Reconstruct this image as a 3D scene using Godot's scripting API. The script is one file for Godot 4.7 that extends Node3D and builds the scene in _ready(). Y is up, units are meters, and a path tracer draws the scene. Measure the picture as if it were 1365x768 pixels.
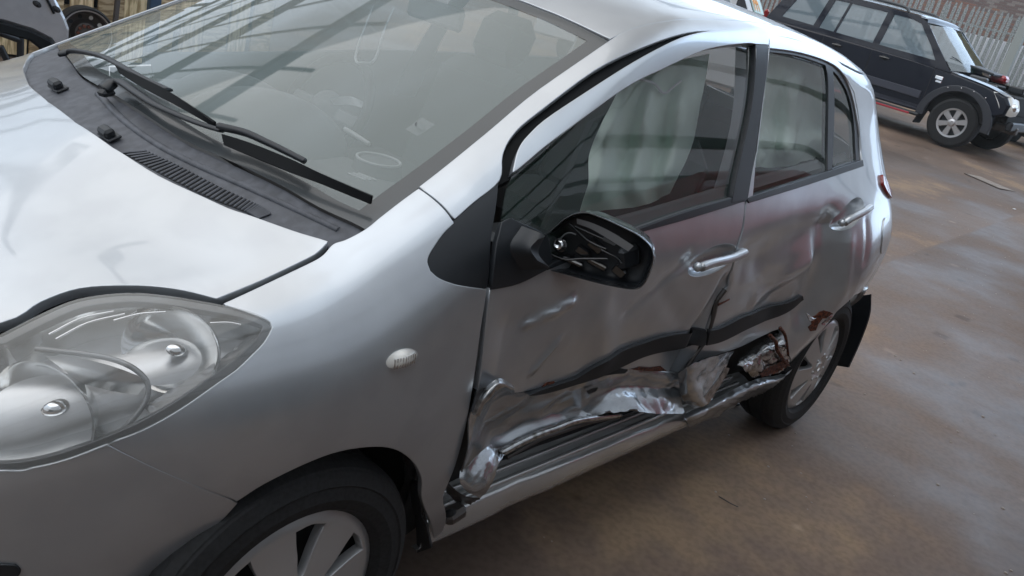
extends Node3D
# A crash-damaged silver hatchback in a yard: x runs towards its rear, y up, z towards its left side. Metres.
var M := {}
var taken := {}
var tpy: PackedFloat32Array
var ttx: PackedFloat32Array
var thx: PackedFloat32Array
var trx: PackedFloat32Array
var tby: PackedFloat32Array
var tfy: PackedFloat32Array
var dents := true
const CR := [[.36,.81,.5,.812,.05,.006],[.485,.806,.62,.842,.016,-.009],[.562,.68,.612,.745,.014,-.008],[.87,.78,1.1,.894,.025,.006],[1.345,.8,1.29,.66,.04,.016],[1.29,.66,1.26,.51,.035,.02],[2.04,.91,2.06,.62,.12,.034],[1.45,.85,2,.92,.09,.014],[2.17,.86,2.21,.68,.05,-.008],[.45,.76,.62,.62,.12,.008],[.75,.8,.85,.66,.06,-.008],[1,.82,1.18,.7,.05,.005],[1.55,.83,1.8,.66,.08,.008],[1.62,.7,1.95,.8,.05,-.01],[2.3,.92,2.31,.8,.03,.004]]
const SA := -0.15
const SB := 2.5
const YO := 0.6
const RS := 0.6

# ---------- small helpers ----------
func pv(a: Array) -> PackedVector2Array:
	var o := PackedVector2Array()
	for i in range(0, a.size(), 2):
		o.append(Vector2(a[i], a[i + 1]))
	return o

func p3(a: Array) -> PackedVector3Array:
	var o := PackedVector3Array()
	for i in range(0, a.size(), 3):
		o.append(Vector3(a[i], a[i + 1], a[i + 2]))
	return o

func lin(r: float, g: float, b: float, a := 1.0) -> Color:
	var c := Color(r, g, b).linear_to_srgb()
	c.a = a
	return c

func mat(called: String, c: Color, rough := 0.6, metal := 0.0, coat := 0.0) -> StandardMaterial3D:
	var m := StandardMaterial3D.new()
	m.resource_name = called
	m.albedo_color = c
	m.roughness = rough
	m.metallic = metal
	if coat > 0.0:
		m.clearcoat_enabled = true
		m.clearcoat = coat
		m.clearcoat_roughness = 0.04
	M[called] = m
	return m

func glass(called: String, c: Color, rough := 0.02) -> StandardMaterial3D:
	var m := mat(called, c, rough)
	m.transparency = BaseMaterial3D.TRANSPARENCY_ALPHA
	return m

func numbered(called: String) -> String:
	if not taken.has(called):
		taken[called] = 0
		return called
	taken[called] += 1
	return "%s_%03d" % [called, taken[called]]

func thing(called: String, label: String, category: String, group := "", at := Vector3.ZERO) -> Node3D:
	var o := Node3D.new()
	o.name = numbered(called)
	o.position = at
	add_child(o)
	o.set_meta("label", label)
	o.set_meta("category", category)
	if group:
		o.set_meta("group", group)
	return o

func part(called: String, mesh: Mesh, m: Material, parent: Node, at := Transform3D()) -> MeshInstance3D:
	var o := MeshInstance3D.new()
	o.name = called
	o.mesh = mesh
	o.material_override = m
	o.transform = at
	o.cast_shadow = GeometryInstance3D.SHADOW_CASTING_SETTING_ON
	parent.add_child(o, true)
	return o

func at(p: Vector3, b := Basis()) -> Transform3D:
	return Transform3D(b, p)

func noise(freq: float, sd: int, oct := 4) -> FastNoiseLite:
	var n := FastNoiseLite.new()
	n.noise_type = FastNoiseLite.TYPE_SIMPLEX_SMOOTH
	n.frequency = freq
	n.seed = sd
	n.fractal_octaves = oct
	return n

func nmap(freq: float, sd: int, strength: float, size := 512, oct := 5) -> NoiseTexture2D:
	var t := NoiseTexture2D.new()
	t.width = size
	t.height = size
	t.seamless = true
	t.noise = noise(freq, sd, oct)
	t.as_normal_map = true
	t.bump_strength = strength
	return t

func ntex(freq: float, sd: int, c0: Color, c1: Color, size := 512, oct := 5, p0 := 0.3, p1 := 0.7) -> NoiseTexture2D:
	var t := NoiseTexture2D.new()
	t.width = size
	t.height = size
	t.seamless = true
	t.noise = noise(freq, sd, oct)
	var g := Gradient.new()
	g.offsets = PackedFloat32Array([p0, p1])
	g.colors = PackedColorArray([c0, c1])
	t.color_ramp = g
	return t

func triplanar(m: StandardMaterial3D, scale: float) -> void:
	m.uv1_triplanar = true
	m.uv1_world_triplanar = true
	m.uv1_scale = Vector3(scale, scale, scale)

# ---------- the car body as an implicit surface ----------
func tab(xs: Array, ys: Array, x0: float, x1: float) -> PackedFloat32Array:
	var n := 1200
	var o := PackedFloat32Array([x0, n / (x1 - x0)])
	var k := xs.size()
	var d := []
	for i in k - 1:
		d.append((ys[i + 1] - ys[i]) / (xs[i + 1] - xs[i]))
	var m := [d[0]]
	for i in range(1, k - 1):
		var h0: float = xs[i] - xs[i - 1]
		var h1: float = xs[i + 1] - xs[i]
		m.append((d[i - 1] * h1 + d[i] * h0) / (h0 + h1))
	m.append(d[k - 2])
	for j in n + 2:
		var x := clampf(x0 + (x1 - x0) * j / n, xs[0], xs[k - 1])
		var i := 0
		while i < k - 2 and x >= xs[i + 1]:
			i += 1
		var h: float = xs[i + 1] - xs[i]
		var u: float = (x - xs[i]) / h
		var u2 := u * u
		var u3 := u2 * u
		o.append((2 * u3 - 3 * u2 + 1) * ys[i] + (u3 - 2 * u2 + u) * h * m[i] + (3 * u2 - 2 * u3) * ys[i + 1] + (u3 - u2) * h * m[i + 1])
	return o

func lk(t: PackedFloat32Array, x: float) -> float:
	var f := clampf((x - t[0]) * t[1], 0.0, 1199.99)
	var i := int(f)
	return t[i + 2] + (t[i + 3] - t[i + 2]) * (f - i)

func smax(a: float, b: float, k: float) -> float:
	var h := maxf(k - absf(a - b), 0.0)
	return maxf(a, b) + h * h / (4.0 * k)

func zside(x: float, y: float) -> float:
	var z := lk(tpy, y) - lk(ttx, x)
	if x > 1.75:
		var hb := clampf((x - 1.75) / 0.75, 0.0, 1.0)
		hb = hb * hb * (3.0 - 2.0 * hb)
		var q := (y - 0.82) / (0.22 if y > 0.82 else 0.45)
		z += 0.078 * hb * exp(-q * q)
		if x < 2.6 and y > 0.12:
			var r2 := (sqrt((x - 2.46) * (x - 2.46) + (y - 0.3) * (y - 0.3)) - 0.38) / 0.15
			z += 0.034 * exp(-r2 * r2) * minf((y - 0.12) / 0.2, 1.0) * minf((2.6 - x) / 0.3, 1.0)
	elif x < 1.0 and y > 0.15:
		var r := (sqrt(x * x + (y - 0.3) * (y - 0.3)) - 0.36) / 0.14
		z += 0.018 * exp(-r * r) * minf((y - 0.15) / 0.2, 1.0)
	return z

func dent(x: float, y: float) -> float:
	var g := minf((1.02 - y) / 0.1, 1.0) * minf((x - 0.36) / 0.06, 1.0)
	if g <= 0.0 or y > 1.02:
		return 0.0
	var a := (x - 0.95) / 0.4
	var b := (y - 0.62) / 0.16
	var e := (x - 1.8) / 0.26
	var f := (y - 0.66) / 0.16
	var d := 0.024 * exp(-a * a - b * b) + 0.022 * exp(-e * e - f * f)
	for c in CR:
		var ux: float = c[2] - c[0]
		var uy: float = c[3] - c[1]
		var t := clampf(((x - c[0]) * ux + (y - c[1]) * uy) / (ux * ux + uy * uy), 0.0, 1.0)
		var px: float = x - c[0] - t * ux
		var py: float = y - c[1] - t * uy
		var q: float = (px * px + py * py) / (c[4] * c[4])
		if q < 6.0:
			d += c[5] * exp(-2.0 * q)
	return d * g

func body(x: float, y: float, z: float) -> float:
	var a := absf(z)
	var s := a - zside(x, y)
	if dents and z > 0.5 and x > 0.36 and y < 1.02:
		s += dent(x, y)
	var w := a / 0.65
	var yh := lk(thx, x + 0.064 * w * w) - 0.035 * pow(w, 2.2)
	var yw := 0.955 + 0.5 * (x + 0.10 - 0.17 * w * w)
	var v := a / 0.55
	var yr := lk(trx, x) - 0.055 * v * v
	var g := -smax(-yw, -yr, 0.06)
	var f := smax(s, y - smax(yh, g, 0.03), 0.12 + 0.05 * clampf((0.35 - x) / 0.3, 0.0, 1.0) - 0.055 * clampf((x - 0.4) / 0.4, 0.0, 1.0))
	if x > 2.0:
		f = smax(f, x - lk(tby, y) + 0.16 * pow(a / 0.72, 2.5), 0.12)
	elif x < 0.3:
		f = smax(f, lk(tfy, y) + 0.20 * pow(a / 0.7, 2.2) - x, 0.10)
	return f

# chart: (s, t): s runs along the car and bends round at both ends, t is the angle about its axis
func shell(s: float, t: float, off := 0.0) -> Array:
	var o := Vector3(clampf(s, SA, SB), YO, 0)
	var dir := Vector3(0, sin(t), cos(t))
	if s < SA:
		var ph := (SA - s) / RS
		dir = dir * cos(ph) + Vector3(-sin(ph), 0, 0)
	elif s > SB:
		var ph := (s - SB) / RS
		dir = dir * cos(ph) + Vector3(sin(ph), 0, 0)
	var lo := 0.05
	var hi := 1.3
	var p := o + dir * lo
	var fl := body(p.x, p.y, p.z)
	p = o + dir * hi
	var fh := body(p.x, p.y, p.z)
	var r := hi
	for i in 14:
		r = (lo * fh - hi * fl) / (fh - fl)
		if i % 4 == 3:
			r = (lo + hi) / 2.0
		p = o + dir * r
		var f := body(p.x, p.y, p.z)
		if absf(f) < 2e-6:
			break
		if f > 0.0:
			hi = r
			fh = f
			fl *= 0.6
		else:
			lo = r
			fl = f
			fh *= 0.6
	var h := 0.0015
	var f0 := body(p.x, p.y, p.z)
	var n := Vector3(body(p.x + h, p.y, p.z) - f0, body(p.x, p.y + h, p.z) - f0, body(p.x, p.y, p.z + h) - f0).normalized()
	return [p + n * off, n]

func on_shell(off := 0.0) -> Callable:
	return func(u: float, v: float) -> Array: return shell(u, v, off)

func mir(a: PackedVector2Array) -> PackedVector2Array:
	var o := PackedVector2Array()
	for i in range(a.size() - 1, -1, -1):
		o.append(Vector2(a[i].x, PI - a[i].y))
	return o

func both(half: PackedVector2Array) -> PackedVector2Array:   # a half outline that starts and ends on the centre line
	var o := half.duplicate()
	o.append_array(mir(half))
	return o

func smooth(a: PackedVector2Array, sub := 4, sharp := 0.6) -> PackedVector2Array:   # rounds a closed outline, keeps its corners
	var n := a.size()
	var o := PackedVector2Array()
	var corner := []
	for i in n:
		var d0 := (a[i] - a[(i + n - 1) % n]).normalized()
		var d1 := (a[(i + 1) % n] - a[i]).normalized()
		corner.append(absf(d0.angle_to(d1)) > sharp)
	for i in n:
		var p1 := a[i]
		var p2 := a[(i + 1) % n]
		var p0 := a[(i + n - 1) % n] if not corner[i] else p1 * 2 - p2
		var p3_ := a[(i + 2) % n] if not corner[(i + 1) % n] else p2 * 2 - p1
		for k in sub:
			var t := float(k) / sub
			o.append(p1.cubic_interpolate(p2, p0, p3_, t))
	return o

func inset(a: PackedVector2Array, d: float) -> PackedVector2Array:
	var r := Geometry2D.offset_polygon(a, -d)
	return r[0] if r.size() else a

# ---------- meshing ----------
func patch(fn: Callable, out: PackedVector2Array, du: float, dv: float, lip := 0.0, holes := []) -> ArrayMesh:
	var lo := out[0]
	var hi := out[0]
	for p in out:
		lo = lo.min(p)
		hi = hi.max(p)
	var st := Vector2(du, dv)
	var nu := int((hi.x - lo.x) / du) + 2
	var nv := int((hi.y - lo.y) / dv) + 2
	lo -= st * 0.37
	var crossed := {}
	var loops := [out]
	loops.append_array(holes)
	for lp in loops:
		for i in lp.size():
			var a: Vector2 = (lp[i] - lo) / st
			var b: Vector2 = (lp[(i + 1) % lp.size()] - lo) / st
			var k := int(a.distance_to(b) * 6) + 1
			for j in k + 1:
				var q := a.lerp(b, float(j) / k)
				crossed[Vector2i(int(floor(q.x)), int(floor(q.y)))] = true
	var vs := PackedVector3Array()
	var ns := PackedVector3Array()
	var uv := PackedVector2Array()
	var ix := PackedInt32Array()
	var ids := {}
	for i in nu:
		for j in nv:
			var c0 := lo + st * Vector2(i, j)
			var cell := PackedVector2Array([c0, c0 + Vector2(du, 0), c0 + st, c0 + Vector2(0, dv)])
			var polys := [cell]
			if crossed.has(Vector2i(i, j)):
				polys = Geometry2D.intersect_polygons(cell, out)
				for h in holes:
					var next := []
					for p in polys:
						next.append_array(Geometry2D.clip_polygons(p, h))
					polys = next
			else:
				var mid := c0 + st * 0.5
				if not Geometry2D.is_point_in_polygon(mid, out):
					continue
				var skip := false
				for h in holes:
					if Geometry2D.is_point_in_polygon(mid, h):
						skip = true
				if skip:
					continue
			for p in polys:
				var tri := PackedInt32Array([0, 1, 2, 0, 2, 3]) if p == cell else Geometry2D.triangulate_polygon(p)
				var my := []
				for q in p:
					var key := Vector2i(roundi(q.x * 20000), roundi(q.y * 20000))
					if not ids.has(key):
						ids[key] = vs.size()
						var r: Array = fn.call(q.x, q.y)
						vs.append(r[0])
						ns.append(r[1])
						uv.append(q)
					my.append(ids[key])
				for k in range(0, tri.size(), 3):
					var a: int = my[tri[k]]
					var b: int = my[tri[k + 1]]
					var c: int = my[tri[k + 2]]
					if a == b or b == c or a == c:
						continue
					if (vs[b] - vs[a]).cross(vs[c] - vs[a]).dot(ns[a]) > 0.0:
						ix.append_array([a, c, b])
					else:
						ix.append_array([a, b, c])
	if lip > 0.0:
		for lp in loops:
			var n: int = lp.size()
			var ring := []
			for i in n:
				ring.append(fn.call(lp[i].x, lp[i].y))
			var mid := Vector3.ZERO
			for r in ring:
				mid += r[0] / n
			var base := vs.size()
			var side := 1.0
			var area := 0.0
			for i in n:
				var q0: Vector3 = ring[i][0] - mid
				var q1: Vector3 = ring[(i + 1) % n][0] - mid
				area += q0.cross(q1).dot(ring[i][1])
			side = signf(area) * (1.0 if lp == out else -1.0)
			for i in n:
				var p: Vector3 = ring[i][0]
				var nn: Vector3 = ring[i][1]
				var tg: Vector3 = ring[(i + 1) % n][0] - ring[(i + n - 1) % n][0]
				var ow := tg.cross(nn).normalized() * side
				var e := minf(lip * 0.25, 0.002)
				vs.append_array([p, p + ow * e * 0.7 - nn * e * 0.3, p + ow * e - nn * e, p + ow * e - nn * lip])
				ns.append_array([nn, (nn + ow * 0.8).normalized(), (ow + nn * 0.2).normalized(), ow])
				for k in 4:
					uv.append(lp[i])
			for i in n:
				for k in 3:
					var a := base + i * 4 + k
					var b := base + ((i + 1) % n) * 4 + k
					for t in [[a, b, b + 1], [a, b + 1, a + 1]]:
						if (vs[t[1]] - vs[t[0]]).cross(vs[t[2]] - vs[t[0]]).dot(ns[t[0]] + ns[t[2]]) > 0.0:
							ix.append_array([t[0], t[2], t[1]])
						else:
							ix.append_array(t)
	return arrays(vs, ns, uv, ix)

func arrays(vs: PackedVector3Array, ns: PackedVector3Array, uv: PackedVector2Array, ix: PackedInt32Array) -> ArrayMesh:
	var m := ArrayMesh.new()
	if ix.size() < 3:
		vs = PackedVector3Array([Vector3.ZERO, Vector3(0.001, 0, 0), Vector3(0, 0.001, 0)])
		ns = PackedVector3Array([Vector3.UP, Vector3.UP, Vector3.UP])
		uv = PackedVector2Array([Vector2.ZERO, Vector2.ZERO, Vector2.ZERO])
		ix = PackedInt32Array([0, 1, 2])
		print("empty mesh")
	for k in range(0, ix.size(), 3):
		var i0 := ix[k]
		var i1 := ix[k + 1]
		var i2 := ix[k + 2]
		if (vs[i1] - vs[i0]).cross(vs[i2] - vs[i0]).dot(ns[i0] + ns[i1] + ns[i2]) > 0.0:
			ix[k + 1] = i2
			ix[k + 2] = i1
	var a := []
	a.resize(Mesh.ARRAY_MAX)
	a[Mesh.ARRAY_VERTEX] = vs
	a[Mesh.ARRAY_NORMAL] = ns
	a[Mesh.ARRAY_TEX_UV] = uv
	a[Mesh.ARRAY_INDEX] = ix
	m.add_surface_from_arrays(Mesh.PRIMITIVE_TRIANGLES, a)
	return m

func spline(a: PackedVector3Array, t: float, closed := false) -> Vector3:
	var n := a.size()
	var i := int(floor(t))
	if closed:
		i = posmod(i, n)
		return a[i].cubic_interpolate(a[(i + 1) % n], a[(i + n - 1) % n], a[(i + 2) % n], t - floor(t))
	i = clampi(i, 0, n - 2)
	var p0 := a[i - 1] if i > 0 else a[0] * 2 - a[1]
	var p3_ := a[i + 2] if i + 2 < n else a[n - 1] * 2 - a[n - 2]
	return a[i].cubic_interpolate(a[i + 1], p0, p3_, t - i)

# a sheet through rows of points; crumpled by noise, rims may be ragged
func loft(rows: Array, nu: int, nv: int, amp := 0.0, sd := 1, freq := 14.0, thick := 0.0, ragged := 0.0) -> ArrayMesh:
	var nz := noise(freq, sd, 3)
	nz.fractal_type = FastNoiseLite.FRACTAL_RIDGED
	var grid := []
	for j in nv + 1:
		var line := PackedVector3Array()
		for i in nu + 1:
			var u := float(i) / nu
			var col := PackedVector3Array()
			for r in rows:
				col.append(spline(r, u * (r.size() - 1)))
			var v := float(j) / nv * (rows.size() - 1)
			if ragged > 0.0 and j == nv:
				v -= absf(nz.get_noise_2d(u * 3.0, 9.0)) * ragged
			line.append(spline(col, v))
		grid.append(line)
	var vs := PackedVector3Array()
	var ns := PackedVector3Array()
	var uv := PackedVector2Array()
	var ix := PackedInt32Array()
	for pass_ in 2:
		var ng := []
		for j in nv + 1:
			var line := PackedVector3Array()
			for i in nu + 1:
				var du: Vector3 = grid[j][mini(i + 1, nu)] - grid[j][maxi(i - 1, 0)]
				var dv: Vector3 = grid[mini(j + 1, nv)][i] - grid[maxi(j - 1, 0)][i]
				var n := du.cross(dv).normalized()
				if pass_ == 0:
					var e := minf(1.0, minf(j, 4) / 4.0 + 0.15)
					var p: Vector3 = grid[j][i]
					line.append(p + n * amp * e * (nz.get_noise_3d(p.x, p.y, p.z * 0.5) - 0.2))
				else:
					vs.append(grid[j][i])
					ns.append(n)
					uv.append(Vector2(float(i) / nu, float(j) / nv))
			ng.append(line)
		if pass_ == 0:
			if amp == 0.0:
				continue
			grid = ng
	var w := nu + 1
	for j in nv:
		for i in nu:
			var a := j * w + i
			ix.append_array([a, a + 1, a + w + 1, a, a + w + 1, a + w])
	if thick != 0.0:
		var k := vs.size()
		for q in k:
			vs.append(vs[q] - ns[q] * thick)
			ns.append(-ns[q])
			uv.append(uv[q])
		var m := ix.size()
		for q in range(0, m, 3):
			ix.append_array([ix[q] + k, ix[q + 2] + k, ix[q + 1] + k])
		var rim := []
		for i in w:
			rim.append(i)
		for j in range(1, nv + 1):
			rim.append(j * w + nu)
		for i in range(nu - 1, -1, -1):
			rim.append(nv * w + i)
		for j in range(nv - 1, 0, -1):
			rim.append(j * w)
		for q in rim.size():
			var a: int = rim[q]
			var b: int = rim[(q + 1) % rim.size()]
			ix.append_array([a, b, b + k, a, b + k, a + k])
	return arrays(vs, ns, uv, ix)

func tube(path: PackedVector3Array, r0: float, r1 := -1.0, sides := 8, sub := 4, flat := 1.0) -> ArrayMesh:
	if r1 < 0.0:
		r1 = r0
	var n := (path.size() - 1) * sub
	var vs := PackedVector3Array()
	var ns := PackedVector3Array()
	var uv := PackedVector2Array()
	var ix := PackedInt32Array()
	var up := Vector3(0.13, 0.98, 0.11).normalized()
	for i in n + 1:
		var t := float(i) / sub
		var p := spline(path, t)
		var d := (spline(path, minf(t + 0.05, path.size() - 1)) - spline(path, maxf(t - 0.05, 0))).normalized()
		var a := d.cross(up).normalized()
		var b := a.cross(d)
		var r := lerpf(r0, r1, float(i) / n)
		for k in sides:
			var an := TAU * k / sides
			var q := a * cos(an) + b * sin(an) * flat
			vs.append(p + q * r)
			ns.append((a * cos(an) + b * sin(an)).normalized())
			uv.append(Vector2(float(k) / sides, t))
	for i in n:
		for k in sides:
			var a := i * sides + k
			var b := i * sides + (k + 1) % sides
			ix.append_array([a, b, b + sides, a, b + sides, a + sides])
	for e in [0, n]:
		var c := vs.size()
		vs.append(spline(path, float(e) / sub))
		ns.append((path[1] - path[0]).normalized() * (-1.0 if e == 0 else 1.0))
		uv.append(Vector2.ZERO)
		for k in sides:
			ix.append_array([c, e * sides + k, e * sides + (k + 1) % sides])
	return arrays(vs, ns, uv, ix)

# turned about the local z axis: profile of (radius, z)
func lathe(prof: PackedVector2Array, n := 48, sharp := true) -> ArrayMesh:
	var st := SurfaceTool.new()
	st.begin(Mesh.PRIMITIVE_TRIANGLES)
	var k := prof.size()
	for j in k - 1:
		if sharp:
			st.set_smooth_group(j)
		for i in n:
			var q := []
			for e in [[i, j], [i + 1, j], [i + 1, j + 1], [i, j + 1]]:
				var a: float = TAU * (e[0] % n) / n
				var p: Vector2 = prof[e[1]]
				q.append(Vector3(cos(a) * p.x, sin(a) * p.x, p.y))
			for t in [0, 2, 1, 0, 3, 2]:
				st.add_vertex(q[t])
	st.generate_normals()
	return st.commit()

func box(s: Vector3, b := 0.004) -> ArrayMesh:
	var st := SurfaceTool.new()
	st.begin(Mesh.PRIMITIVE_TRIANGLES)
	st.set_smooth_group(-1)
	b = minf(b, minf(s.x, minf(s.y, s.z)) * 0.45)
	var h := s * 0.5
	var i := h - Vector3(b, b, b)
	var quad := func(q: Array) -> void:
		var m: Vector3 = (q[0] + q[1] + q[2]) / 3.0
		var flip: bool = (q[1] - q[0]).cross(q[2] - q[0]).dot(m) > 0.0
		for t in ([0, 2, 1, 0, 3, 2] if flip else [0, 1, 2, 0, 2, 3]):
			if t < q.size():
				st.add_vertex(q[t])
	for ax in 3:
		var u := (ax + 1) % 3
		var v := (ax + 2) % 3
		for sg in [-1.0, 1.0]:
			var q := []
			for c in [[-1, -1], [1, -1], [1, 1], [-1, 1]]:
				var p := Vector3()
				p[ax] = h[ax] * sg
				p[u] = i[u] * c[0]
				p[v] = i[v] * c[1]
				q.append(p)
			quad.call(q)
			for sv in [-1.0, 1.0]:
				var e := []
				for c in [-1, 1]:
					var p := Vector3()
					p[u] = h[u] * sg
					p[v] = i[v] * sv
					p[ax] = i[ax] * c
					e.append(p)
				for c in [1, -1]:
					var p := Vector3()
					p[u] = i[u] * sg
					p[v] = h[v] * sv
					p[ax] = i[ax] * c
					e.append(p)
				quad.call(e)
	for sx in [-1.0, 1.0]:
		for sy in [-1.0, 1.0]:
			for sz in [-1.0, 1.0]:
				var t := [Vector3(h.x * sx, i.y * sy, i.z * sz), Vector3(i.x * sx, h.y * sy, i.z * sz), Vector3(i.x * sx, i.y * sy, h.z * sz)]
				var m: Vector3 = t[0] + t[1] + t[2]
				if (t[1] - t[0]).cross(t[2] - t[0]).dot(m) > 0.0:
					t.reverse()
				for p in t:
					st.add_vertex(p)
	st.generate_normals()
	return st.commit()

# an outline in x and y, drawn out along z, its edges eased by b
func prism(poly: PackedVector2Array, z0: float, z1: float, b := 0.01) -> ArrayMesh:
	var st := SurfaceTool.new()
	st.begin(Mesh.PRIMITIVE_TRIANGLES)
	st.set_smooth_group(-1)
	var area := 0.0
	for i in poly.size():
		area += poly[i].cross(poly[(i + 1) % poly.size()])
	if area < 0.0:
		poly.reverse()
	var n := poly.size()
	var ins := PackedVector2Array()
	for i in n:
		var d0 := (poly[i] - poly[(i + n - 1) % n]).normalized()
		var d1 := (poly[(i + 1) % n] - poly[i]).normalized()
		var nn := Vector2(-d0.y - d1.y, d0.x + d1.x).normalized()
		ins.append(poly[i] + nn * b)
	var ids := Geometry2D.triangulate_polygon(ins)
	if ids.size() == 0:
		ids = Geometry2D.triangulate_polygon(poly)
		print("prism cap falls back")
	for k in range(0, ids.size(), 3):
		var a := ins[ids[k]]
		var c := ins[ids[k + 1]]
		var d := ins[ids[k + 2]]
		if (c - a).cross(d - a) < 0.0:
			var e := c
			c = d
			d = e
		for p in [a, d, c]:
			st.add_vertex(Vector3(p.x, p.y, z1))
		for p in [a, c, d]:
			st.add_vertex(Vector3(p.x, p.y, z0))
	var rings := [[ins, z1], [poly, z1 - b], [poly, z0 + b], [ins, z0]]
	for r in 3:
		for i in n:
			var j := (i + 1) % n
			var a0: Vector2 = rings[r][0][i]
			var a1: Vector2 = rings[r][0][j]
			var b0: Vector2 = rings[r + 1][0][i]
			var b1: Vector2 = rings[r + 1][0][j]
			var q := [Vector3(a0.x, a0.y, rings[r][1]), Vector3(a1.x, a1.y, rings[r][1]), Vector3(b1.x, b1.y, rings[r + 1][1]), Vector3(b0.x, b0.y, rings[r + 1][1])]
			for t in [0, 1, 2, 0, 2, 3]:
				st.add_vertex(q[t])
	st.generate_normals()
	return st.commit()

# a hollow dish: rings of an outline drawn in towards its middle and down
func dish(fn: Callable, out: PackedVector2Array, depth: float) -> ArrayMesh:
	var mid := Vector2.ZERO
	for p in out:
		mid += p / out.size()
	var rows := []
	for k in 6:
		var t := k / 5.0
		var row := PackedVector3Array()
		for i in out.size() + 1:
			var q := out[i % out.size()].lerp(mid, t * 0.98)
			var r: Array = fn.call(q.x, q.y)
			row.append(r[0] - r[1] * depth * sqrt(1.0 - (1.0 - t) * (1.0 - t)))
		rows.append(row)
	return loft(rows, out.size(), 10)

func ellipse2(c: Vector2, ax: Vector2, bx: Vector2, n := 28) -> PackedVector2Array:
	var o := PackedVector2Array()
	for i in n:
		o.append(c + ax * cos(TAU * i / n) + bx * sin(TAU * i / n))
	return o

func ball(r: Vector3, n := 24) -> ArrayMesh:
	var m := SphereMesh.new()
	m.radius = 1.0
	m.height = 2.0
	m.radial_segments = n
	m.rings = n / 2
	var st := SurfaceTool.new()
	st.begin(Mesh.PRIMITIVE_TRIANGLES)
	st.append_from(m, 0, Transform3D(Basis.from_scale(r), Vector3.ZERO))
	return st.commit()

func copies(called: String, mesh: Mesh, m: Material, where: Array, parent: Node, tints := []) -> void:
	var mm := MultiMesh.new()
	mm.transform_format = MultiMesh.TRANSFORM_3D
	mm.use_colors = tints.size() > 0
	mm.mesh = mesh
	mm.instance_count = where.size()
	for i in where.size():
		mm.set_instance_transform(i, where[i])
		if tints.size():
			mm.set_instance_color(i, tints[i])
	var o := MultiMeshInstance3D.new()
	o.name = called
	o.multimesh = mm
	o.material_override = m
	o.set_meta("kind", "stuff")
	parent.add_child(o, true)

func ground_y(x: float) -> float:
	var d := maxf(0.0, x - 4.0)
	return 0.0436 * d * d / (d + 2.0)

func bar(a: Vector3, b: Vector3, w: float, h: float) -> Array:   # [mesh, transform] of a beam from a to b
	var d := b - a
	var z := d.normalized()
	var x := Vector3.UP.cross(z)
	x = Vector3.RIGHT if x.length() < 0.01 else x.normalized()
	return [box(Vector3(w, h, d.length()), 0.006), Transform3D(Basis(x, z.cross(x), z), (a + b) / 2.0)]

func panel(called: String, out: PackedVector2Array, m: Material, parent: Node, off := 0.0, step := 0.03, lip := 0.012, holes := [], sub := 4) -> MeshInstance3D:
	var hs := []
	for h in holes:
		hs.append(smooth(h, sub))
	return part(called, patch(on_shell(off), smooth(out, sub), step, step * 1.2, lip, hs), m, parent)

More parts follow.
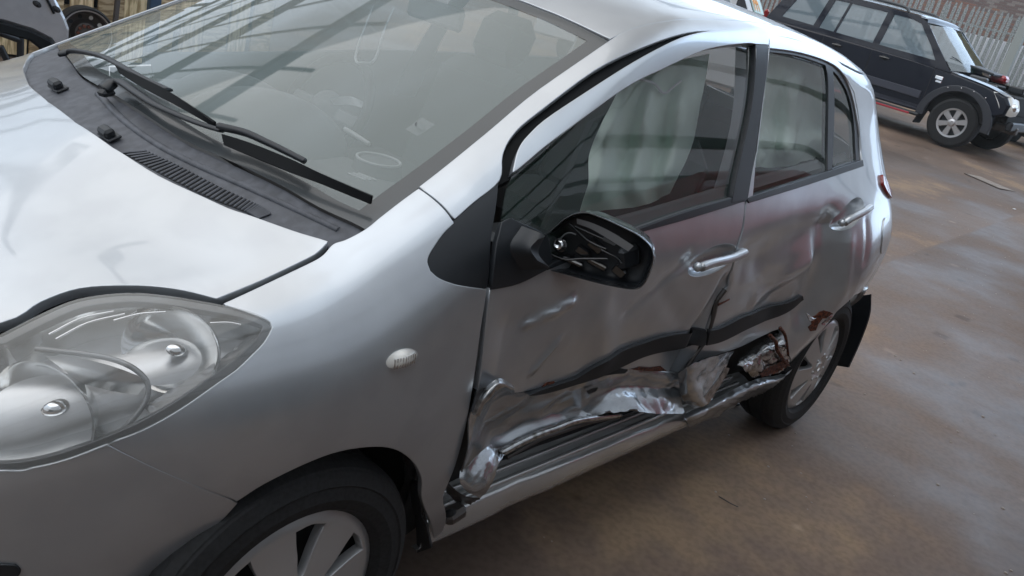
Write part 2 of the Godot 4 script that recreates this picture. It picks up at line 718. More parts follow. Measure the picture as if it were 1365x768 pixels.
# ---------- the scene ----------
func _ready() -> void:
	var cam := Camera3D.new()
	cam.name = "camera"
	cam.transform = Transform3D(Basis(Vector3(.659549,.23839,.712857), Vector3(.113931,.905712,-.408295), Vector3(-.742977,.350507,.570202)), Vector3(-.83237,1.4838,1.77486))
	cam.fov = 37.2113
	cam.near = 0.05
	cam.far = 600.0
	add_child(cam)
	var env := Environment.new()
	env.background_mode = Environment.BG_SKY
	var sm := ProceduralSkyMaterial.new()
	sm.sky_top_color = Color(0.71, 0.81, 0.935)
	sm.sky_horizon_color = Color(0.80, 0.875, 0.96)
	sm.sky_curve = 0.2
	sm.sky_energy_multiplier = 1.05
	sm.ground_bottom_color = Color(0.3, 0.28, 0.26)
	sm.ground_horizon_color = Color(0.5, 0.48, 0.46)
	var cloud := ntex(0.006, 5, Color(0.84, 0.92, 1, 0.0), Color(0.84, 0.92, 1, 0.35), 512, 5)
	sm.sky_cover = cloud
	env.sky = Sky.new()
	env.sky.sky_material = sm
	env.tonemap_mode = Environment.TONE_MAPPER_LINEAR
	env.tonemap_exposure = 2.75
	env.sdfgi_enabled = true
	env.ssao_enabled = true
	env.ssil_enabled = true
	env.fog_enabled = true
	env.fog_density = 0.0016
	env.fog_light_color = Color(0.85, 0.88, 0.9)
	var we := WorldEnvironment.new()
	we.name = "environment"
	we.environment = env
	add_child(we)
	var sun := DirectionalLight3D.new()
	sun.name = "sun"
	sun.light_energy = 0.16
	sun.light_angular_distance = 80.0
	sun.light_color = Color(1.0, 0.99, 0.98)
	sun.shadow_enabled = true
	add_child(sun)
	sun.look_at_from_position(Vector3(-4, 12, -5), Vector3.ZERO)

	tpy = tab([.1,.16,.22,.35,.5,.65,.8,.9,1,1.1,1.2,1.3,1.4,1.55], [.715,.738,.755,.79,.818,.832,.832,.82,.795,.757,.715,.673,.63,.56], 0.0, 1.7)
	ttx = tab([-.85,-.75,-.65,-.5,-.35,-.2,0,.3,.8,1.5,2,2.4,2.7,2.9,3], [.62,.42,.28,.155,.085,.042,.012,.002,0,0,.012,.035,.07,.115,.16], -0.9, 3.1)
	thx = tab([-.85,-.72,-.6,-.4,-.2,0,.15,.4,1,2], [.47,.63,.725,.825,.893,.94,.965,.99,1.01,1.01], -0.9, 2.1)
	trx = tab([.6,.8,1,1.3,1.6,2,2.4,2.7,3], [1.4,1.455,1.495,1.525,1.535,1.527,1.49,1.43,1.32], 0.5, 3.1)
	tby = tab([.2,.5,.7,.95,1.2,1.4,1.6], [2.93,3,3.01,2.97,2.86,2.74,2.58], 0.1, 1.7)
	tfy = tab([.1,.3,.5,.62,.75,.9], [-.7,-.76,-.77,-.75,-.66,-.5], 0.0, 1.0)
	materials()
	ground()
	near_building()
	canopy()
	yard_back()
	hatchback()
	dark_off_roader()
	scrap_corner()

func materials() -> void:
	var silver := mat("silver_paint", lin(0.525, 0.555, 0.585), 0.29, 0.68, 0.8)
	silver.albedo_texture = ntex(0.01, 12, Color(0.965, 0.967, 0.97), Color(1, 1, 1), 512, 7, 0.3, 0.6)
	triplanar(silver, 1.3)
	var torn := mat("bare_torn_metal", lin(0.55, 0.56, 0.57), 0.22, 0.9, 0.4)
	torn.albedo_texture = ntex(0.03, 14, Color(0.6, 0.58, 0.55), Color(1, 1, 1), 512, 5, 0.2, 0.55)
	torn.normal_enabled = true
	torn.normal_texture = nmap(0.012, 15, 3.0)
	torn.normal_scale = 0.35
	triplanar(torn, 2.5)
	mat("lamp_edge", lin(0.10, 0.105, 0.11), 0.3, 0.4)
	mat("fin_bright", lin(0.60, 0.60, 0.60), 0.3, 0.9)
	var scr := silver.duplicate() as StandardMaterial3D
	scr.resource_name = "scraped_paint"
	scr.albedo_texture = ntex(0.02, 61, Color(0.86, 0.85, 0.84), Color(1, 1, 1), 512, 6, 0.25, 0.45)
	scr.roughness = 0.24
	scr.metallic = 0.85
	scr.clearcoat = 0.3
	scr.uv1_scale = Vector3(0.9, 2.2, 2.0)
	M["scraped_paint"] = scr
	mat("sill_paint", lin(0.62, 0.63, 0.63), 0.22, 0.6, 0.8)
	mat("chrome", lin(0.82, 0.83, 0.84), 0.08, 1.0)
	mat("lamp_reflector", lin(0.62, 0.63, 0.63), 0.13, 1.0)
	mat("lamp_housing", lin(0.20, 0.205, 0.21), 0.35, 0.5)
	var pl := mat("grey_plastic", lin(0.035, 0.037, 0.042), 0.55)
	pl.normal_enabled = true
	pl.normal_texture = nmap(0.25, 21, 1.0, 256)
	pl.normal_scale = 0.15
	pl.albedo_texture = ntex(0.02, 22, Color(0.8, 0.8, 0.8), Color(1, 1, 1))
	triplanar(pl, 3.0)
	var cowl := pl.duplicate() as StandardMaterial3D
	cowl.albedo_color = lin(0.10, 0.107, 0.125)
	M["cowl_plastic"] = cowl
	mat("black_gloss", lin(0.012, 0.013, 0.015), 0.12, 0.0, 0.6)
	mat("black_trim", lin(0.013, 0.016, 0.020), 0.42)
	mat("moulding", lin(0.011, 0.013, 0.016), 0.6)
	mat("web_grey", lin(0.34, 0.35, 0.36), 0.3, 0.2, 0.5)
	mat("glass_border", lin(0.055, 0.062, 0.066), 0.25, 0.0, 0.3)
	mat("rubber", lin(0.006, 0.007, 0.008), 0.6).metallic_specular = 0.25
	var tyre := mat("tyre_rubber", lin(0.014, 0.015, 0.017), 0.75)
	tyre.albedo_texture = ntex(0.04, 31, Color(0.6, 0.6, 0.6), Color(1.3, 1.25, 1.2))
	triplanar(tyre, 4.0)
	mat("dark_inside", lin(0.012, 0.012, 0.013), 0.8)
	mat("black_wedge", lin(0.006, 0.006, 0.007), 0.9)
	mat("hinge_metal", lin(0.10, 0.09, 0.085), 0.4, 0.5)
	mat("cover_silver", lin(0.50, 0.505, 0.51), 0.33, 0.6, 0.5)
	mat("orange_lens", lin(0.6, 0.18, 0.02), 0.2)
	mat("white_lens", lin(0.75, 0.74, 0.70), 0.2, 0.0, 0.6)
	mat("red_lens", lin(0.28, 0.012, 0.015), 0.12, 0.0, 0.8)
	var rust := mat("rust", lin(0.20, 0.055, 0.022), 0.85)
	rust.albedo_texture = ntex(0.05, 33, Color(0.35, 0.3, 0.3), Color(1, 1, 1))
	triplanar(rust, 3.0)
	mat("seat_cloth", lin(0.07, 0.075, 0.08), 0.9)
	mat("dash_grey", lin(0.10, 0.105, 0.11), 0.7)
	mat("ring_pale", lin(0.34, 0.35, 0.35), 0.5)
	mat("dash_pale", lin(0.34, 0.35, 0.36), 0.5)
	var bag := mat("airbag_cloth", lin(0.84, 0.96, 0.88), 0.85)
	bag.backlight_enabled = true
	bag.backlight = Color(0.5, 0.56, 0.52)
	bag.normal_enabled = true
	bag.normal_texture = nmap(0.02, 37, 2.0)
	bag.normal_scale = 0.12
	triplanar(bag, 2.0)
	glass("windscreen_glass", lin(0.35, 0.42, 0.41, 0.38), 0.03)
	glass("side_glass", lin(0.03, 0.09, 0.065, 0.14), 0.02)
	glass("far_glass", lin(0.03, 0.04, 0.04, 0.55), 0.02)
	glass("lens_glass", lin(0.55, 0.56, 0.54, 0.18), 0.03)
	glass("pale_glass", lin(0.30, 0.38, 0.42, 0.50), 0.03)
	var navy := mat("navy_paint", lin(0.006, 0.008, 0.017), 0.20, 0.0, 0.25)
	navy.metallic_specular = 0.3
	navy.roughness_texture = ntex(0.03, 41, Color(0.6, 0.6, 0.6), Color(1, 1, 1))
	triplanar(navy, 1.0)
	mat("flare_grey", lin(0.03, 0.033, 0.042), 0.5)
	mat("trim_navy", lin(0.05, 0.055, 0.075), 0.4)
	mat("alloy", lin(0.55, 0.55, 0.56), 0.3, 0.8)
	mat("red_strip", lin(0.42, 0.03, 0.05), 0.3)
	mat("white_paint", lin(0.75, 0.76, 0.76), 0.3, 0.0, 0.6)
	mat("orange_print", lin(0.85, 0.33, 0.04), 0.5)
	mat("pale_green_print", lin(0.55, 0.68, 0.62), 0.5)
	mat("red_van_paint", lin(0.34, 0.014, 0.022), 0.3, 0.0, 0.7)
	mat("blue_paint", lin(0.25, 0.36, 0.46), 0.3, 0.3, 0.6)
	var galv := mat("galvanised", lin(0.38, 0.40, 0.40), 0.55, 0.4)
	galv.albedo_texture = ntex(0.03, 45, Color(0.7, 0.72, 0.7), Color(1, 1, 1))
	triplanar(galv, 1.5)
	mat("white_sheet", lin(0.82, 0.84, 0.88), 0.4)
	var br := mat("brick", Color.WHITE, 0.9)
	br.vertex_color_use_as_albedo = true
	br.albedo_texture = ntex(0.06, 47, Color(0.7, 0.68, 0.66), Color(1, 1, 1))
	triplanar(br, 2.0)
	mat("mortar", lin(0.20, 0.18, 0.16), 0.95)
	var ren := mat("cream_render", lin(0.55, 0.49, 0.38), 0.9)
	ren.albedo_texture = ntex(0.01, 48, Color(0.8, 0.78, 0.74), Color(1, 1, 1))
	triplanar(ren, 0.5)
	mat("beam_steel", lin(0.035, 0.045, 0.045), 0.7)
	mat("steel_grey", lin(0.09, 0.095, 0.10), 0.6, 0.3)
	var fib := mat("roof_sheeting", lin(0.66, 0.74, 0.82), 0.6)
	fib.backlight_enabled = true
	fib.backlight = Color(0.8, 0.8, 0.8)
	mat("roof_rib", lin(0.6, 0.61, 0.61), 0.5, 0.3)
	mat("blue_steel", lin(0.03, 0.06, 0.10), 0.5, 0.2)
	var g0 := glass("roof_sheet", lin(0.72, 0.76, 0.78, 0.16), 0.2)
	g0.resource_name = "roof_sheet"
	for k in 4:
		var tone: float = [0.36, 0.29, 0.42, 0.25][k]
		var w := mat("pallet_wood_%d" % k, lin(minf(tone * 2.0, 0.8), tone * 1.5, tone * 0.88), 0.8)
		w.albedo_texture = ntex(0.01, 50 + k, Color(0.72, 0.68, 0.62), Color(1, 1, 1), 512, 6, 0.3, 0.65)
		w.uv1_triplanar = true
		w.uv1_world_triplanar = true
		w.uv1_scale = Vector3(6.0, 0.9, 6.0) if k % 2 == 0 else Vector3(1.0, 6.0, 6.0)
	mat("rusty_steel", lin(0.10, 0.085, 0.075), 0.6, 0.6)
	mat("drain_slab", lin(0.26, 0.22, 0.19), 0.7)
	mat("concrete_post", lin(0.30, 0.32, 0.30), 0.9)

func ground() -> void:
	var size := 1024
	var span := 30.0
	var big := noise(0.0045, 3, 3).get_image(size, size).get_data()
	var mid := noise(0.013, 4, 5).get_image(size, size).get_data()
	var fine := noise(0.16, 6, 4).get_image(size, size).get_data()
	var cr := noise(0.010, 8, 3)
	cr.fractal_type = FastNoiseLite.FRACTAL_RIDGED
	var crack := cr.get_image(size, size).get_data()
	var rgb := PackedByteArray()
	rgb.resize(size * size * 3)
	var rough := PackedByteArray()
	rough.resize(size * size)
	var a := Vector3(0.355, 0.296, 0.258)
	var b := Vector3(0.505, 0.425, 0.368)
	var tan_ := Vector3(0.61, 0.51, 0.38)
	var grit := RandomNumberGenerator.new()
	grit.seed = 77
	for i in size * size:
		var n := big[i] / 255.0
		var m := mid[i] / 255.0
		var f := fine[i] / 255.0
		var c := a.lerp(b, clampf((n * 0.6 + m * 0.7 - 0.45) * 2.2, 0.0, 1.0))
		var t := clampf((m * 0.9 + n * 0.2 + f * 0.2 - 0.80) * 6.0, 0.0, 1.0) * 0.5
		c = c.lerp(tan_, t)
		c *= 0.95 + 0.10 * f
		var k := crack[i] / 255.0
		if k > 0.965:
			c *= 0.8
		rgb[i * 3] = clampi(int(c.x * 255), 0, 255)
		rgb[i * 3 + 1] = clampi(int(c.y * 255), 0, 255)
		rgb[i * 3 + 2] = clampi(int(c.z * 255), 0, 255)
		rough[i] = clampi(int(255 * (0.40 + 0.34 * clampf((m - 0.5) * 3.0 + 0.5 + t * 0.4, 0.0, 1.0) + 0.10 * f)), 60, 235)
	for k in 2500:
		var px := grit.randi_range(2, size - 3)
		var py := grit.randi_range(2, size - 3)
		var v := grit.randf_range(-28, 30)
		var w := grit.randi_range(0, 1) if grit.randf() < 0.9 else 2
		for ox in w + 1:
			for oy in w + 1:
				for ch in 3:
					var q := ((py + oy) * size + px + ox) * 3 + ch
					rgb[q] = clampi(int(rgb[q] + v), 20, 235)
	var ci := Image.create_from_data(size, size, false, Image.FORMAT_RGB8, rgb)
	var ri := Image.create_from_data(size, size, false, Image.FORMAT_L8, rough)
	var hi := noise(0.2, 9, 4).get_image(size, size)
	hi.bump_map_to_normal_map(2.0)
	var m := mat("wet_concrete", Color.WHITE, 1.0)
	m.albedo_texture = ImageTexture.create_from_image(ci)
	m.roughness_texture = ImageTexture.create_from_image(ri)
	m.normal_enabled = true
	m.normal_texture = ImageTexture.create_from_image(hi)
	m.normal_scale = 0.06
	m.detail_enabled = true
	m.detail_blend_mode = BaseMaterial3D.BLEND_MODE_MUL
	m.detail_albedo = ntex(0.05, 10, Color(0.91, 0.908, 0.905), Color(1.0, 1.0, 1.0), 512, 8, 0.2, 0.65)
	m.detail_uv_layer = BaseMaterial3D.DETAIL_UV_2
	m.uv2_triplanar = true
	m.uv2_world_triplanar = true
	m.uv2_scale = Vector3(1.1, 1.1, 1.1)
	var xs := []
	var x := -6.0
	while x < 30.0:
		xs.append(x)
		x += 0.5
	xs.append_array([40.0, 60.0, 100.0, 300.0])
	for q in [-15.0, -60.0, -300.0]:
		xs.push_front(q)
	var zs_ := [-300.0, -80.0, -30.0, -15.0, -8.0, -4.0, -2.0, 0.0, 2.0, 4.0, 8.0, 15.0, 30.0, 80.0, 300.0]
	var vs := PackedVector3Array()
	var ns := PackedVector3Array()
	var uv := PackedVector2Array()
	var ix := PackedInt32Array()
	for xx in xs:
		for zz in zs_:
			vs.append(Vector3(xx, ground_y(minf(xx, 30.0)), zz))
			var sl := (ground_y(minf(xx + 0.1, 30.0)) - ground_y(minf(xx - 0.1, 30.0))) / 0.2
			ns.append(Vector3(-sl, 1, 0).normalized())
			uv.append(Vector2(xx, zz) / span)
	var w := zs_.size()
	for i in xs.size() - 1:
		for j in w - 1:
			var q := i * w + j
			ix.append_array([q, q + w, q + w + 1, q, q + w + 1, q + 1])
	var o := part("ground", arrays(vs, ns, uv, ix), m, self)
	o.set_meta("kind", "structure")
	o.set_meta("label", "wet brown-grey concrete yard with sandy patches")
	# stones and litter on the yard
	var rng := RandomNumberGenerator.new()
	rng.seed = 12
	var where := []
	for k in 420:
		var d := rng.randf_range(0.5, 14.0)
		var px := rng.randf_range(0.3, 14.0)
		var pz := 0.9 + rng.randf_range(0.0, 2.4) - px * 0.18
		var s := rng.randf_range(0.0015, 0.0042) * (1.0 + 0.06 * d)
		where.append(Transform3D(Basis.from_euler(Vector3(rng.randf() * 6, rng.randf() * 6, 0)).scaled(Vector3(s, s * 0.6, s * 1.2)), Vector3(px, ground_y(px) + s * 0.2, pz)))
	var st := mat("grit_stone", lin(0.34, 0.30, 0.27), 0.9)
	copies("loose_grit", ball(Vector3(1, 1, 1), 6), st, where, self)
	var lg := get_node("loose_grit")
	lg.set_meta("label", "small stones and grit scattered over the wet concrete")
	var gm := p3([11.907,.275,-1.026,12.318,.292,-1.018,12.086,.283,-.491,11.57,.261,-.481])
	var dr := thing("drain_grating", "small rusty drain grating set in the wet yard at right", "drain grating")
	var dc := (gm[0] + gm[1] + gm[2] + gm[3]) / 4.0
	var dd := (gm[3] - gm[0]).normalized()
	var bs := Basis(dd, Vector3.UP, dd.cross(Vector3.UP))
	dr.transform = Transform3D(bs, dc)
	var long := (gm[3] - gm[0]).length()
	part("frame", box(Vector3(long, 0.008, 0.30), 0.002), M.rusty_steel, dr, at(Vector3(0, 0.002, 0)))
	for k in 4:
		part("cover_slab", box(Vector3(long / 4.8, 0.01, 0.24), 0.003), M.drain_slab, dr, at(Vector3((k - 1.5) * long / 4.2, 0.005, 0)))
	var tw := part("fallen_twig", tube(p3([1.694,0,.913,1.696,0,.941,1.698,0,.961,1.705,0,.983]), 0.003, 0.002, 5), M.black_trim, self)
	tw.set_meta("label", "thin dark twig lying on the concrete below the rear door")
	tw.set_meta("category", "twig")
	var scrap := part("plastic_shard", box(Vector3(0.055, 0.008, 0.014), 0.002), M.black_trim, self, at(p3([2.391,0,.593])[0] + Vector3(0, 0.006, 0), Basis.from_euler(Vector3(0, -0.4, 0.05))))
	scrap.set_meta("label", "small black plastic shard on the ground before the rear tyre")
	scrap.set_meta("category", "plastic shard")
	var pap := part("paper_scrap", box(Vector3(0.06, 0.004, 0.03), 0.001), M.white_sheet, self, at(p3([10.521,.218,-.11])[0] + Vector3(0, 0.004, 0)))
	pap.set_meta("label", "tiny white paper scrap on the ground at the right edge")
	pap.set_meta("category", "paper scrap")

func brickwork(parent: Node, a: Vector3, b: Vector3, h: float, tone: Callable) -> void:
	var d := (b - a)
	d.y = 0
	var n := int(d.length() / 0.225)
	var x := d.normalized()
	var bs := Basis(x, Vector3.UP, x.cross(Vector3.UP))
	var mid := (a + b) / 2.0 + Vector3(0, h / 2.0, 0)
	part("wall_core", box(Vector3(d.length(), h, 0.20), 0.0), M.mortar, parent, Transform3D(bs, mid))
	var where := []
	var tints := []
	var rng := RandomNumberGenerator.new()
	rng.seed = 5
	for j in int(h / 0.075):
		for i in n:
			var p := a + x * (i * 0.225 + (0.1125 if j % 2 else 0.0) + 0.11) + Vector3(0, j * 0.075 + 0.035, 0)
			where.append(Transform3D(bs, p + bs.z * rng.randf_range(-0.002, 0.002)))
			tints.append(tone.call(i, j, rng.randf()))
	copies("brick_courses", box(Vector3(0.214, 0.064, 0.216), 0.004), M.brick, where, parent, tints)

func near_building() -> void:
	var wall := thing("brick_building", "brick workshop bay with a corrugated roof along the damaged left side of the car", "building")
	brickwork(wall, Vector3(-9.9, 0, 7.2), Vector3(20.0, 0, 7.2), 3.4, func(_i, j, r): return Color(0.62 + 0.05 * r, 0.62 + 0.05 * r, 0.60 + 0.05 * r) if j > 17 else Color(0.20 + 0.05 * r, 0.14 + 0.03 * r, 0.115 + 0.02 * r))
	var door := part("roller_door", box(Vector3(3.0, 2.8, 0.08), 0.01), M.steel_grey, wall, at(Vector3(1.0, 1.4, 7.06)))
	for k in 13:
		part("slat", box(Vector3(2.96, 0.19, 0.03), 0.012), M.steel_grey, door, at(Vector3(0, -1.28 + k * 0.213, -0.05)))
	var edge := 1.75
	var vs := PackedVector3Array()
	var ns := PackedVector3Array()
	var uv := PackedVector2Array()
	var ix := PackedInt32Array()
	for k in 1201:
		var x := -10.0 + k * 0.025
		var sl := 0.022 * TAU / 0.2 * cos(x * TAU / 0.2)
		for z in [edge, 7.3]:
			vs.append(Vector3(x, 3.44 + 0.022 * sin(x * TAU / 0.2), z))
			ns.append(Vector3(sl, -1.0, 0).normalized())
			uv.append(Vector2(x, z))
		if k:
			var q := k * 2
			ix.append_array([q - 2, q, q + 1, q - 2, q + 1, q - 1])
	part("corrugated_roof", arrays(vs, ns, uv, ix), M.roof_sheeting, wall)
	for z in [3.0, 4.6, 6.2]:
		part("purlin", box(Vector3(30.0, 0.12, 0.06), 0.006), M.steel_grey, wall, at(Vector3(5.0, 3.34, z)))
	part("eaves_beam", box(Vector3(30.0, 0.16, 0.10), 0.01), M.steel_grey, wall, at(Vector3(5.0, 3.40, edge + 0.05)))
	part("end_wall", box(Vector3(0.12, 3.4, 5.4), 0.01), M.steel_grey, wall, at(Vector3(-9.9, 1.7, 4.5)))
	for x in [-9.7, 19.9]:
		part("post", box(Vector3(0.16, 3.35, 0.16), 0.01), M.steel_grey, wall, at(Vector3(x, 1.68, edge + 0.1)))
	var van := thing("red_van", "red panel van parked by the brick wall", "van", "", Vector3(9.0, ground_y(9.0), 5.0))
	part("body", prism(pv([-2.6, 0.35, -2.65, 0.95, -2.2, 1.25, -1.6, 2.1, -1.2, 2.45, 2.5, 2.5, 2.6, 0.35]), -0.9, 0.9, 0.07), M.red_van_paint, van)
	part("side_window", box(Vector3(0.9, 0.55, 0.02), 0.008), M.black_gloss, van, at(Vector3(-1.15, 1.45, -0.905)))
	part("windscreen", box(Vector3(0.03, 0.95, 1.5), 0.01), M.black_gloss, van, at(Vector3(-1.88, 1.55, 0), Basis(Vector3.FORWARD, 0.72)))
	for x in [-1.7, 1.6]:
		for z in [-0.8, 0.8]:
			var w := part("wheel", lathe(pv([0.0, -0.1, 0.2, -0.1, 0.32, -0.08, 0.33, 0.0, 0.32, 0.08, 0.0, 0.1]), 24), M.tyre_rubber, van, at(Vector3(x, 0.33, z)))

func canopy() -> void:
	var c := thing("steel_canopy", "open sided steel canopy frame with clear sheeting over the yard", "canopy")
	var y := 4.5
	for z in [-4.3, -6.9, -9.3, -12.2, -15.0]:
		var b := bar(Vector3(0.43, y + 0.01, z), Vector3(12.0, y + 0.5, z), 0.16, 0.24)
		part("rafter", b[0], M.beam_steel, c, b[1])
	for k in 12:
		var x := 0.45 + k * 0.78
		var b := bar(Vector3(x, y + 0.18 + 0.042 * x, -3.7), Vector3(x, y + 0.18 + 0.042 * x, -15.6), 0.05, 0.07)
		part("purlin", b[0], M.beam_steel, c, b[1])
	for x in [-0.3, 0.08]:
		var b := bar(Vector3(x, y + 0.16, -5.6), Vector3(x, y + 0.16, -9.8), 0.06, 0.06)
		part("purlin", b[0], M.beam_steel, c, b[1])
	for z in [-9.3, -15.0]:
		for x in [5.5, 11.5]:
			var b := bar(Vector3(x, 0, z), Vector3(x, y + 0.3, z), 0.14, 0.14)
			part("post", b[0], M.beam_steel, c, b[1])

func yard_back() -> void:
	var f := thing("palisade_fence", "galvanised steel palisade fence with pointed pales behind the dark off-roader", "fence")
	var x := 26.5
	var gy := ground_y(x)
	var h := 2.45
	var z := -24.0
	var pale := prism(pv([-0.046, 0.12, -0.046, h - 0.16, -0.022, h - 0.03, 0.0, h, 0.022, h - 0.03, 0.046, h - 0.16, 0.046, 0.12]), -0.006, 0.006, 0.002)
	var rng := RandomNumberGenerator.new()
	rng.seed = 9
	while z < 0.5:
		var t := Transform3D(Basis(Vector3.UP, PI / 2 + rng.randf_range(-0.15, 0.15)) * Basis(Vector3.BACK, rng.randf_range(-0.015, 0.015)), Vector3(x - 0.03, gy + rng.randf_range(-0.015, 0.015), z))
		part("pale", pale, M.galvanised, f, t)
		z += 0.152
	for hy in [0.5, 1.93]:
		part("rail", box(Vector3(0.05, 0.06, 24.5), 0.004), M.galvanised, f, at(Vector3(x + 0.01, gy + hy, -11.8)))
	for k in 9:
		part("post", box(Vector3(0.11, 2.35, 0.07), 0.006), M.galvanised, f, at(Vector3(x + 0.09, gy + 1.17, -22.0 + k * 2.75)))
	var w := thing("brick_wall", "old brick wall with patches of flaking red and white paint behind the fence", "wall")
	var tone := func(i: int, j: int, r: float) -> Color:
		if j > 44:
			return Color(0.30 + 0.08 * r, 0.27 + 0.06 * r, 0.17)
		if sin(i * 0.21 + 1.0) + 0.8 * sin(j * 0.35 + i * 0.05) + r > 0.9:
			return Color(0.30 + 0.08 * r, 0.165 + 0.05 * r, 0.15)
		return Color(0.36, 0.31, 0.28) if r > 0.55 else Color(0.25, 0.18, 0.165)
	brickwork(w, Vector3(29.0, ground_y(29.0), -28), Vector3(29.0, ground_y(29.0), 2), 5.2, tone)
	var s := thing("white_sheeting", "white corrugated sheet leaning behind the fence", "sheeting")
	for k in 27:
		part("corrugation", lathe(pv([0.055, -0.85, 0.055, 0.72]), 10), M.white_sheet, s, Transform3D(Basis(Vector3.RIGHT, PI / 2), Vector3(27.4, ground_y(27.4) + 0.86, -6.6 + k * 0.105)))
	# a pale blue car and a post at the right edge
	var bc := thing("blue_car", "pale blue car with its nose showing at the right edge behind the off-roader", "car")
	var P := p3([17.6,1.049,-2.121,17.6,1.133,-1.836])
	part("body", prism(pv([-1.1, 0.35, -1.12, 0.7, -0.9, 0.86, 0.1, 1.0, 0.7, 1.45, 2.2, 1.48, 2.6, 1.0, 2.6, 0.35]), -0.85, 0.85, 0.06), M.blue_paint, bc)
	part("headlight", ball(Vector3(0.09, 0.10, 0.2)), M.chrome, bc, at(Vector3(-1.03, 0.72, -0.55)))
	part("headlight", ball(Vector3(0.09, 0.10, 0.2)), M.chrome, bc, at(Vector3(-1.03, 0.72, 0.55)))
	part("bumper_bar", lathe(pv([0.0, -0.9, 0.06, -0.88, 0.06, 0.88, 0.0, 0.9]), 12), M.chrome, bc, at(Vector3(-1.16, 0.42, 0)))
	part("windscreen", box(Vector3(0.02, 0.6, 1.4), 0.005), M.black_gloss, bc, at(Vector3(0.39, 1.24, 0), Basis(Vector3.BACK, -0.9)))
	for wx in [-0.4, 1.9]:
		for wz in [-0.78, 0.78]:
			part("wheel", lathe(pv([0.0, -0.09, 0.2, -0.09, 0.29, -0.07, 0.3, 0.0, 0.29, 0.07, 0.0, 0.09]), 24), M.tyre_rubber, bc, at(Vector3(wx, 0.3, wz)))
	bc.transform = Transform3D(Basis(Vector3.UP, -0.25), Vector3(P[0].x + 1.0, ground_y(17.6), P[0].z + 0.95))
	var post := thing("gate_post", "thick grey green gate post beyond the front of the off-roader", "post")
	var q := p3([25.6,1.96,-4.257])
	part("shaft", box(Vector3(0.22, 2.6, 0.22), 0.015), M.concrete_post, post, at(Vector3(q[0].x, ground_y(25.6) + 1.3, q[0].z)))
	part("cap", box(Vector3(0.24, 0.06, 0.24), 0.01), M.concrete_post, post, at(Vector3(q[0].x, ground_y(25.6) + 2.63, q[0].z)))
	# a white car with a price written on its glass, beyond the roof
	var wc := thing("white_car", "white car with orange writing on its windscreen seen over the silver roof", "car")
	var o := p3([10.2,1.545,-3.911])
	wc.transform = Transform3D(Basis(Vector3.UP, 1.95), Vector3(o[0].x, ground_y(10.2), o[0].z))
	var top := o[0].y - ground_y(10.2)
	part("body", prism(pv([-0.9, 0.35, -0.95, 0.8, -0.75, top - 0.30, 0.0, top - 0.02, 0.42, top + 0.58, 2.9, top + 0.62, 3.0, 0.35]), 0.0, 1.6, 0.05), M.white_paint, wc)
	var ws := part("windscreen", box(Vector3(0.02, 0.60, 1.40), 0.004), M.pale_green_print, wc, at(Vector3(0.195, top + 0.29, 0.8), Basis(Vector3.BACK, -0.61)))
	part("side_window", prism(pv([0.34, top + 0.05, 0.62, top + 0.48, 1.1, top + 0.48, 1.1, top + 0.05]), -0.008, 0.01, 0.004), M.pale_glass, wc)
	part("quarter_window", prism(pv([0.10, top + 0.03, 0.28, top + 0.30, 0.28, top + 0.03]), -0.008, 0.01, 0.004), M.black_gloss, wc)
	for k in 5:
		var m := TorusMesh.new()
		m.inner_radius = 0.045
		m.outer_radius = 0.085
		m.rings = 20
		m.ring_segments = 6
		part("painted_figure", m, M.orange_print, ws, Transform3D(Basis(Vector3.BACK, PI / 2).scaled(Vector3(0.15, 1, 1)), Vector3(-0.012, -0.20 + 0.10 * (k % 2), -0.60 + 0.17 * k)))
	for wx in [-0.3, 2.3]:
		for wz in [0.1, 1.5]:
			part("wheel", lathe(pv([0.0, -0.09, 0.2, -0.09, 0.29, -0.07, 0.3, 0.0, 0.29, 0.07, 0.0, 0.09]), 24), M.tyre_rubber, wc, at(Vector3(wx, 0.3, wz)))
	var cw := thing("cream_building", "low cream rendered building beyond the far side of the car", "building")
	part("wall", box(Vector3(12.0, 2.7, 0.3), 0.02), M.cream_render, cw, at(Vector3(6.5, 1.35, -17.0)))
	part("parapet", box(Vector3(12.2, 0.14, 0.4), 0.02), M.mortar, cw, at(Vector3(6.5, 2.77, -17.0)))

